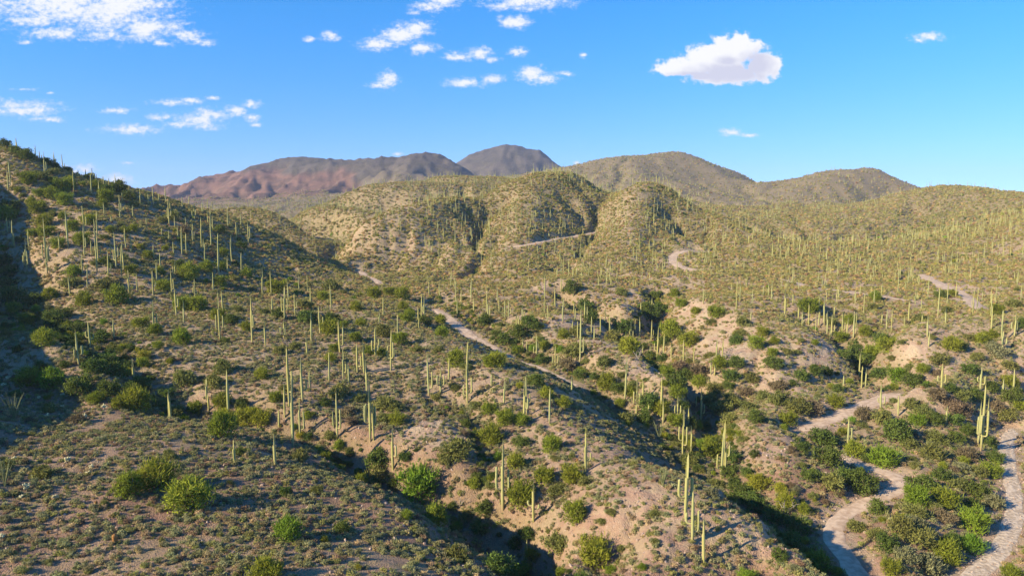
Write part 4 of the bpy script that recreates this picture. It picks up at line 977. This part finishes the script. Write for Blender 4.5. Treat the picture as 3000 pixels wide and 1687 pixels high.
R_ = np.array([(a, b, c, d) for a, b, c, d, _ in rest]); Tn = np.array([t for *_, t in rest]) * (0.8 + .4 * RNG.random((len(rest), 1))); Tn = Tn * (1 + .25 * sstep(250, 500, R_[:, 1:2]) * np.array([1.2, 1.0, .6]))
sw = R_[:, 3] / 3.6
scatter('distant_bushes', 'mass of small olive and green bushes dotting the hills and gullies', R_[:, :3] - np.array([0, 0, .1]), np.stack([0 * sw, 0 * sw, RNG.random(len(sw)) * 6.28], -1), np.stack([sw, sw, sw * (.75 + .4 * RNG.random(len(sw)))], -1), RNG.integers(0, 5, len(sw)), Tn, FARB)

# far saguaros beyond the surveyed ones
fx, fy = [], []
for y0, y1, rho in ((215, 400, .013), (400, 700, .034), (700, 1100, .013), (1100, 1500, .0045), (1500, 2100, .0018)):
    x, y = area_sample(y0, y1, rho, .78)
    cl = fbm(x / 45, y / 45, 3, 33)
    p = .22 + .6 * sstep(.42, .66, cl)
    a = x / y
    p = np.where((a < -.13) & (y < 420), 0, p); p = np.where((y < 300) & (a < .3), 0, p)
    p = np.where((a < .02) & (y < 470), p * .6, p)
    p *= 1 - .5 * grid_at(EARTH, x, y)
    p *= np.where((a > .25) & (y > 600), .45, 1)
    m = (RNG.random(len(x)) < p) & keep_off(x, y, 1) & in_view(x, y, ground(x, y), 20); x, y = x[m], y[m]
    m = facing(x, y, 3.0); fx.append(x[m]); fy.append(y[m])
fx, fy = np.concatenate(fx), np.concatenate(fy)
fh = (.34 + .70 * RNG.random(len(fx)) ** 1.2); fr = np.clip(fy / 900, .68, 1.4)
print('saguaros', len(saguaros), 'far saguaros', len(fx), 'plants', len(plants), count, 'rest', len(rest))
scatter('distant_saguaros', 'hundreds of slender saguaros standing on the farther hills', np.stack([fx, fy, ground(fx, fy) - .1], -1), np.stack([0 * fx, 0 * fx, RNG.random(len(fx)) * 6.28], -1), np.stack([fr * (.8 + .3 * RNG.random(len(fx)))] * 2 + [fh], -1), RNG.integers(0, 8, len(fx)), np.ones((len(fx), 3)), FARS)

# low grey-green shrubs
BURS = np.array([(0.235, 0.250, 0.118), (0.270, 0.278, 0.150), (0.205, 0.228, 0.115), (0.285, 0.260, 0.130), (0.24, 0.25, 0.085), (0.38, 0.30, 0.17), (0.23, 0.17, 0.11)])
lx, ly, lw = [], [], []
for y0, y1, rho, wd in ((48, 130, 2.7, .80), (130, 220, 2.4, .86), (220, 330, 1.3, 1.15), (330, 600, .85, 1.5), (600, 1100, .24, 2.2), (1100, 2000, .022, 3.0)):
    x, y = area_sample(y0, y1, rho)
    cl = fbm(x / 3.4, y / 3.4, 3, 71); e = grid_at(EARTH, x, y)
    p = sstep(.20, .46, cl) * (.72 + .28 * sstep(.34, .56, fbm(x / 13, y / 13, 3, 88))) * (1 - .78 * e)
    m = (RNG.random(len(x)) < p) & keep_off(x, y, .3) & in_view(x, y, ground(x, y), 60); x, y = x[m], y[m]
    m = facing(x, y, .6); x, y = x[m], y[m]
    lx.append(x); ly.append(y); lw.append(wd * (.30 + 1.15 * RNG.random(len(x)) ** 1.7))
lx, ly, lw = map(np.concatenate, (lx, ly, lw)); lz = ground(lx, ly) - .03
lt = BURS[np.minimum(RNG.integers(0, 13, len(lx)) % 11 // 2 + (RNG.random(len(lx)) < .12) * 5, 6)] * (.85 + .5 * RNG.random((len(lx), 1)))
lt = lt * np.array([1.06, .99, .93])
lt = lt * (1 + sstep(140, 300, ly)[:, None] * np.array([.22, .14, -.08]))            # yellower and a little lighter on the farther hills
lu, lvv = to_pix(lx, ly, lz)
show = (lu > 20) & (lu < 2980) & (lvv < 1680) & (ly < 95)
pick = np.argsort(-np.where(show, lw / ly, 0))[:300]
keep = np.ones(len(lx), bool); keep[pick] = False
print('low shrubs', len(lx))
ls = np.stack([lw, lw, lw * (.8 + .5 * RNG.random(len(lw)))], -1)
scatter('low_scrub', 'low grey-green shrubs covering the gravel slopes', np.stack([lx, ly, lz], -1)[keep], np.stack([0 * lx, 0 * lx, RNG.random(len(lx)) * 6.28], -1)[keep], ls[keep], RNG.integers(0, 6, len(lx))[keep], lt[keep], LOW)
LOWM = [crown_mesh('bursage_shrub', 700 + i, 1.0, .52, 340, .11, .06, M['leaf'], 8, .5, 0.0, .7, .40) for i in range(4)]
for i in pick:
    o = link('bursage_shrub', RB.choice(LOWM), None, (lx[i], ly[i], lz[i]), (0, 0, RB.random() * 6.28), tuple(ls[i]))
    o.color = (*lt[i], 1)
    tag(o, 'low rounded grey-green shrub on the reddish gravel of the nearest slope', 'shrub', 'low shrubs on the nearest slope')

# stones lying on the bare ground
x, y = area_sample(48, 240, 1.6)
e = np.maximum(grid_at(EARTH, x, y), .35 * grid_at(GRAVEL, x, y)); td = grid_at(TD, x, y)
inwash = (td < .6) & (x / y > .55)
m = ((RNG.random(len(x)) < e * .8) & (td > .1)) | (inwash & (RNG.random(len(x)) < .95))
m &= in_view(x, y, ground(x, y), 30); x, y = x[m], y[m]; m = facing(x, y, .3); x, y = x[m], y[m]
ss = .14 + .46 * RNG.random(len(x)) ** 3 + (RNG.random(len(x)) < .008) * RNG.random(len(x)) * .7
scatter('stones', 'loose stones strewn over the bare slopes and the wash', np.stack([x, y, ground(x, y) + .02], -1), RNG.random((len(x), 3)) * 6.28, np.stack([ss] * 3, -1), RNG.integers(0, 6, len(x)), np.ones((len(x), 3)), STON)
# ------------------------------------------------------------------ small desert plants seen one by one
RO = random.Random(21)
def ocotillo(u, v, hpx, label):
    x, y = ray_ground(u, v); h = hpx / FPX * y
    root = link('ocotillo', None, None, (x, y, float(ground(x, y)) - .05)); tag(root, label, 'ocotillo', 'ocotillos')
    for k in range(11):
        a = 2 * math.pi * k / 11 + RO.random() * .5; sp = RO.uniform(.15, .48); L = h * RO.uniform(.75, 1.05)
        pts = [Vector((math.cos(a) * sp * L * t ** 1.3, math.sin(a) * sp * L * t ** 1.3, L * t)) for t in (0, .25, .5, .75, 1)]
        co, fc = [], []; tube_into(co, fc, pts, [.05, .045, .04, .035, .015], 5)
        r = random.Random(k)
        for q in range(26):                                       # small leaves along the wand
            t = r.uniform(.15, 1); p = Vector((math.cos(a) * sp * L * t ** 1.3, math.sin(a) * sp * L * t ** 1.3, L * t)); d = rv(r) * .09; e = rv(r) * .05
            b = len(co); co += [p, p + d + e, p + d - e]; fc.append((b, b + 1, b + 2))
        link('wand', mesh_from('ocotillo_wand', co, fc, M['wand'], False), root)
for a in ((15, 1425, 90, 'ocotillo with thin green wands at the far left edge above the gravel slope'), (1932, 1290, 60, 'ocotillo on the stony ridge below the clustered saguaros'),
          (1942, 1425, 60, 'ocotillo leaning on the stony ridge above the forked saguaro'), (1222, 1108, 36, 'small ocotillo right of the many-armed saguaro on the middle slope'), (1206, 1148, 36, 'small ocotillo between armed saguaros in the middle of the slope'),
          (1370, 1232, 60, 'ocotillo at the head of the gully below the two-armed saguaro'), (42, 1230, 90, 'ocotillo on the shaded slope at the left edge'), (70, 1130, 45, 'ocotillo beside the bright green bush pair on the left')):
    ocotillo(*a)
def cholla(u, v, hpx, label):
    x, y = ray_ground(u, v); h = hpx / FPX * y * 1.15
    root = link('cholla', None, None, (x, y, float(ground(x, y)) - .03)); tag(root, label, 'cholla', 'pale chollas on the left slope')
    r = random.Random(int(u)); co, fc = [], []
    tube_into(co, fc, [Vector((0, 0, -.1)), Vector((.03, .02, h * .3)), Vector((0, .05, h * .55))], [.07, .08, .07], 6)
    link('trunk', mesh_from('cholla_trunk', co, fc, M['bark'], True), root)
    for k in range(13):
        co, fc = [], []
        s = Vector((r.uniform(-.12, .12), r.uniform(-.12, .12), h * r.uniform(.25, .6))); d = (Vector((r.gauss(0, 1), r.gauss(0, 1), r.uniform(.1, 1.3)))).normalized()
        L = h * r.uniform(.25, .45); m = s + d * L * .5 + Vector((0, 0, .03)); e = s + d * L + Vector((0, 0, .1 * L))
        tube_into(co, fc, [s, s + d * L * .2, m, e, e + d * .03], [.05, .085, .095, .08, .02], 7)
        for q in range(40):
            t = r.random(); p = s + (e - s) * t; w = rv(r) * .17; b = len(co); ee = rv(r) * .025
            co += [p + ee, p - ee, p + w]; fc.append((b, b + 1, b + 2))
        link('joint', mesh_from('cholla_joint', co, fc, M['cholla'], False), root)
for i, (cx, cy, h) in enumerate([(265, 380, 120), (680, 320, 80), (270, 600, 100), (560, 690, 70), (220, 670, 50), (920, 380, 60), (890, 440, 60), (150, 290, 50), (20, 1080, 60)]):
    u, v = T('I', cx, cy)
    if i == 0: continue
    cholla(u, v, h / TILE, ['', 'pale cholla above the pair of chollas on the left slope', 'large pale cholla with bare dark stem near the left edge', 'round creamy cholla on the open gravel of the left slope', 'small creamy cholla beneath the large pale cholla at left', 'upper cholla of the close pair on the left slope', 'lower cholla of the close pair on the left slope', 'pale cholla next to dry bush at the far left', 'yellowish cholla at the very bottom left edge'][i])
for i, (cx, cy, h) in enumerate([(40, 1080, 50), (630, 1180, 45), (630, 1290, 40), (470, 1390, 55), (860, 1400, 60), (1050, 1300, 60), (390, 1200, 40), (80, 1010, 50)]):
    u, v = T('E', cx, cy)
    cholla(u, v, h / TILE, ['pale cholla left of the bright bush pair in the shade', 'small cholla on the lit edge of the gully, upper of two', 'small cholla on the lit edge of the gully, lower of two', 'pale cholla on the slope under the shaded gully', 'pale cholla beside a round dry shrub under the gully', 'pale branching cholla at the gully end near two green bushes', 'tiny pale cholla on the shaded left slope', 'cholla with yellow top on the shaded spur at left edge'][i])
def barrel(u, v, hpx, label):
    x, y = ray_ground(u, v); h = hpx / FPX * y; R = h * .24
    z = float(ground(x, y))
    root = link('barrel_cactus', None, None, (x, y, z - .04)); tag(root, label, 'barrel cactus', 'barrel cacti on the near slope')
    pts, rad = [], []
    for i in range(9):
        t = i / 8; pts.append(Vector((0, 0, h * t))); rad.append(R * (.75 + .35 * math.sin(min(t * 1.5, 1.0) * math.pi * .5)) * (1 if t < .8 else math.sqrt(max(0.02, 1 - ((t - .8) / .21) ** 2))))
    c, f, rb = saguaro_tube(pts, rad, 13, .14)
    link('body', mesh_from('barrel_body', c, f, M['barrel'], True, ('rib', rb)), root)
    co, fc = [], []; r = random.Random(3)
    for q in range(160):
        a = r.random() * 6.28; t = r.uniform(.1, 1.0); rr = np.interp(t, [i / 8 for i in range(9)], rad); p = Vector((math.cos(a) * rr, math.sin(a) * rr, h * t)); d = Vector((math.cos(a), math.sin(a), r.uniform(-.2, .8))) * .07; e = rv(r) * .02
        b = len(co); co += [p + e, p - e, p + d]; fc.append((b, b + 1, b + 2))
    link('spines', mesh_from('barrel_spines', co, fc, M['barrel'], False), root)
for t, cx, cy, h, lab in (('I', 1157, 1115, 105, 'tall rusty barrel cactus on the bottom left slope'), ('I', 1790, 1300, 60, 'short rusty barrel cactus lower on the bottom left slope'), ('I', 967, 735, 50, 'stout brown barrel cactus left of the green tree trio'),
                          ('I', 1210, 785, 35, 'small brown barrel cactus just under the green tree trio'), ('I', 485, 1020, 35, 'tiny orange barrel cactus near the left edge'), ('I', 1165, 415, 35, 'small reddish barrel cactus up the slope from the tree trio'), ('I', 2150, 105, 50, 'barrel cactus under the bright bush at the slope top'), ('K', 655, 300, 40, 'barrel cactus on the stony ridge edge left of a saguaro')):
    u, v = T(t, cx, cy); barrel(u, v, h / TILE, lab)
def snag(u, v, wpx, label, seed):
    x, y = ray_ground(u, v); w = wpx / FPX * y; r = random.Random(seed)
    root = link('dead_tree', None, None, (x, y, float(ground(x, y)) - .1)); tag(root, label, 'dead tree')
    for k in range(5):
        co, fc = [], []; a = 2 * math.pi * k / 5 + r.random(); tip = Vector((math.cos(a) * w * .5, math.sin(a) * w * .5, w * r.uniform(.5, .85)))
        mid = tip * .5 + rv(r) * .08 * w
        tube_into(co, fc, [Vector((0, 0, 0)), mid, tip], [.07, .05, .015], 5)
        for q in range(3):
            s = mid + (tip - mid) * r.random(); e = s + (rv(r) + Vector((0, 0, .5))) * w * .22
            tube_into(co, fc, [s, (s + e) * .5 + rv(r) * .03, e], [.035, .022, .008], 4)
        link('branch', mesh_from('dead_branch', co, fc, M['deadwood'], True), root)
for t, cx, cy, w, lab, sd in (('J', 2050, 740, 150, 'bare grey dead tree in the dark gully left of the armed saguaro', 1), ('G', 1270, 790, 110, 'bare grey dead branches at the edge of the middle gully', 2), ('L', 180, 830, 200, 'bare pale dead branches over the dark bushes under the stony ridge', 3), ('L', 810, 300, 130, 'bare dead tree beside the valley track bend', 4)):
    u, v = T(t, cx, cy); snag(u, v, w / TILE, lab, sd)

# ------------------------------------------------------------------ labels
ORD = ['', 'first', 'second', 'third', 'fourth', 'fifth', 'sixth', 'seventh', 'eighth', 'ninth', 'tenth', 'eleventh', 'twelfth', 'thirteenth', 'fourteenth', 'fifteenth', 'sixteenth', 'seventeenth', 'eighteenth', 'nineteenth', 'twentieth']
def zone(u, v):
    if u < 720 and v < 1000 and v < 445 + max(0, u) * .36 + 30: return 'along the skyline of the shaded left hill'
    if u < 380 and v < 660: return 'high on the left end of the shaded hill'
    if u < 720 and v < 680: return 'on the upper slope of the shaded left hill'
    if u < 320 and v < 860: return 'on the lower left flank of the shaded hill'
    if u < 720 and v < 760: return 'across the middle of the shaded left hill'
    if u < 720 and v < 880: return 'on the lower slope of the shaded left hill'
    if u < 440 and v < 1230: return 'in and around the dark gully at left'
    if u < 900 and v < 720: return 'where the left hill meets the far valley'
    if u < 1120 and v < 860: return 'above the dirt road on the left hill'
    if u < 760 and v < 1090: return 'on the middle slope left of centre'
    if u < 1130 and v < 980: return 'on the open slope under the dirt road'
    if u < 1130 and v < 1140: return 'on the gentle slope left of the road bend'
    if u < 700 and v < 1300: return 'between the dark gully and the near slope'
    if u < 1250 and v < 1400 and v >= 1140: return 'around the small gully left of centre'
    if u < 1250: return 'on the nearest slope at bottom left' if v >= 1400 else 'beside the upper dirt road'
    if u < 1480 and v < 960: return 'on the flat right of the upper road'
    if u < 1700 and v < 900: return 'around the pale cliff in the middle distance'
    if u < 1560 and v < 1130: return 'along the lower dirt road'
    if u < 1720 and v < 1080: return 'in the gully right of the road'
    if u < 2120 and v < 1010: return 'on the eroded spur in the centre'
    if u < 1720 and v < 1290: return 'on the slope between road and stony ridge'
    if u < 1640: return 'in the brushy gully at bottom centre'
    if u < 2140 and v < 1180: return 'in the dark ravine right of the spur'
    if u < 2140 and v < 1300: return 'at the ravine mouth behind the stony ridge'
    if u < 2140: return 'on the stony ridge at lower centre'
    if u < 2480 and v < 1000: return 'at the left rim of the saguaro terrace'
    if v < 960: return 'on the saguaro terrace at right'
    if u < 2480 and v < 1160: return 'on the pale scarp under the terrace'
    if v < 1100: return 'along the terrace edge at right'
    if u < 2480 and v < 1290: return 'around the short pale track'
    if v < 1260: return 'on the brushy rise at the right edge'
    if u < 2440: return 'in the shade under the stony ridge'
    if u < 2700: return 'beside the curving valley track'
    return 'in the brush beside the grey wash'
ARMW = {0: 'armless', 1: 'one-armed', 2: 'two-armed', 3: 'three-armed', 4: 'four-armed', 5: 'many-armed'}
def label_all(items, noun, cat, adj, group):
    by = {}
    for p in items: by.setdefault((adj(p), zone(p['u'], p['v'])), []).append(p)
    for (ad, zn), ps in by.items():
        ps.sort(key=lambda p: p['u'])
        for i, p in enumerate(ps):
            n = len(ps)
            pos = '' if n == 1 else (', leftmost' if i == 0 else ', rightmost' if i == n - 1 else ', %s from left' % (ORD[i + 1] if i + 1 < len(ORD) else '%dth' % (i + 1)))
            tag(p['root'], '%s %s %s%s' % (ad, noun, zn, pos), cat, group)
def sag_adj(s): return ('tall ' if s['h'] > 7.0 else 'short ' if s['h'] < 3.6 else '') + ARMW[s['arms']]
label_all(saguaros, 'saguaro', 'saguaro', sag_adj, 'saguaros near enough to tell apart')
TW = dict(p='yellow-green', v='vivid green', d='dark green', o='olive', g='grey-green', b='brownish', y='yellow')
def bush_adj(p):
    if p['hand']: c = TW[p['k']]
    else: c = {PV: 'yellow-green', VIV: 'vivid green', YL: 'yellow', DK: 'dark green', OL: 'olive', GG: 'grey-green', BR: 'brownish'}.get(p['tint'], 'green')
    return ('large ' if p['w'] > 4.0 else 'small ' if p['w'] < 2.0 else '') + c
for kind, noun, cat, grp in (('palo_verde', 'palo verde', 'tree', 'palo verde trees'), ('mesquite', 'mesquite', 'tree', 'mesquite trees'), ('scrub_bush', 'scrub bush', 'bush', 'scrub bushes')):
    label_all([p for p in plants if p['kind'] == kind], noun, cat, bush_adj, grp)
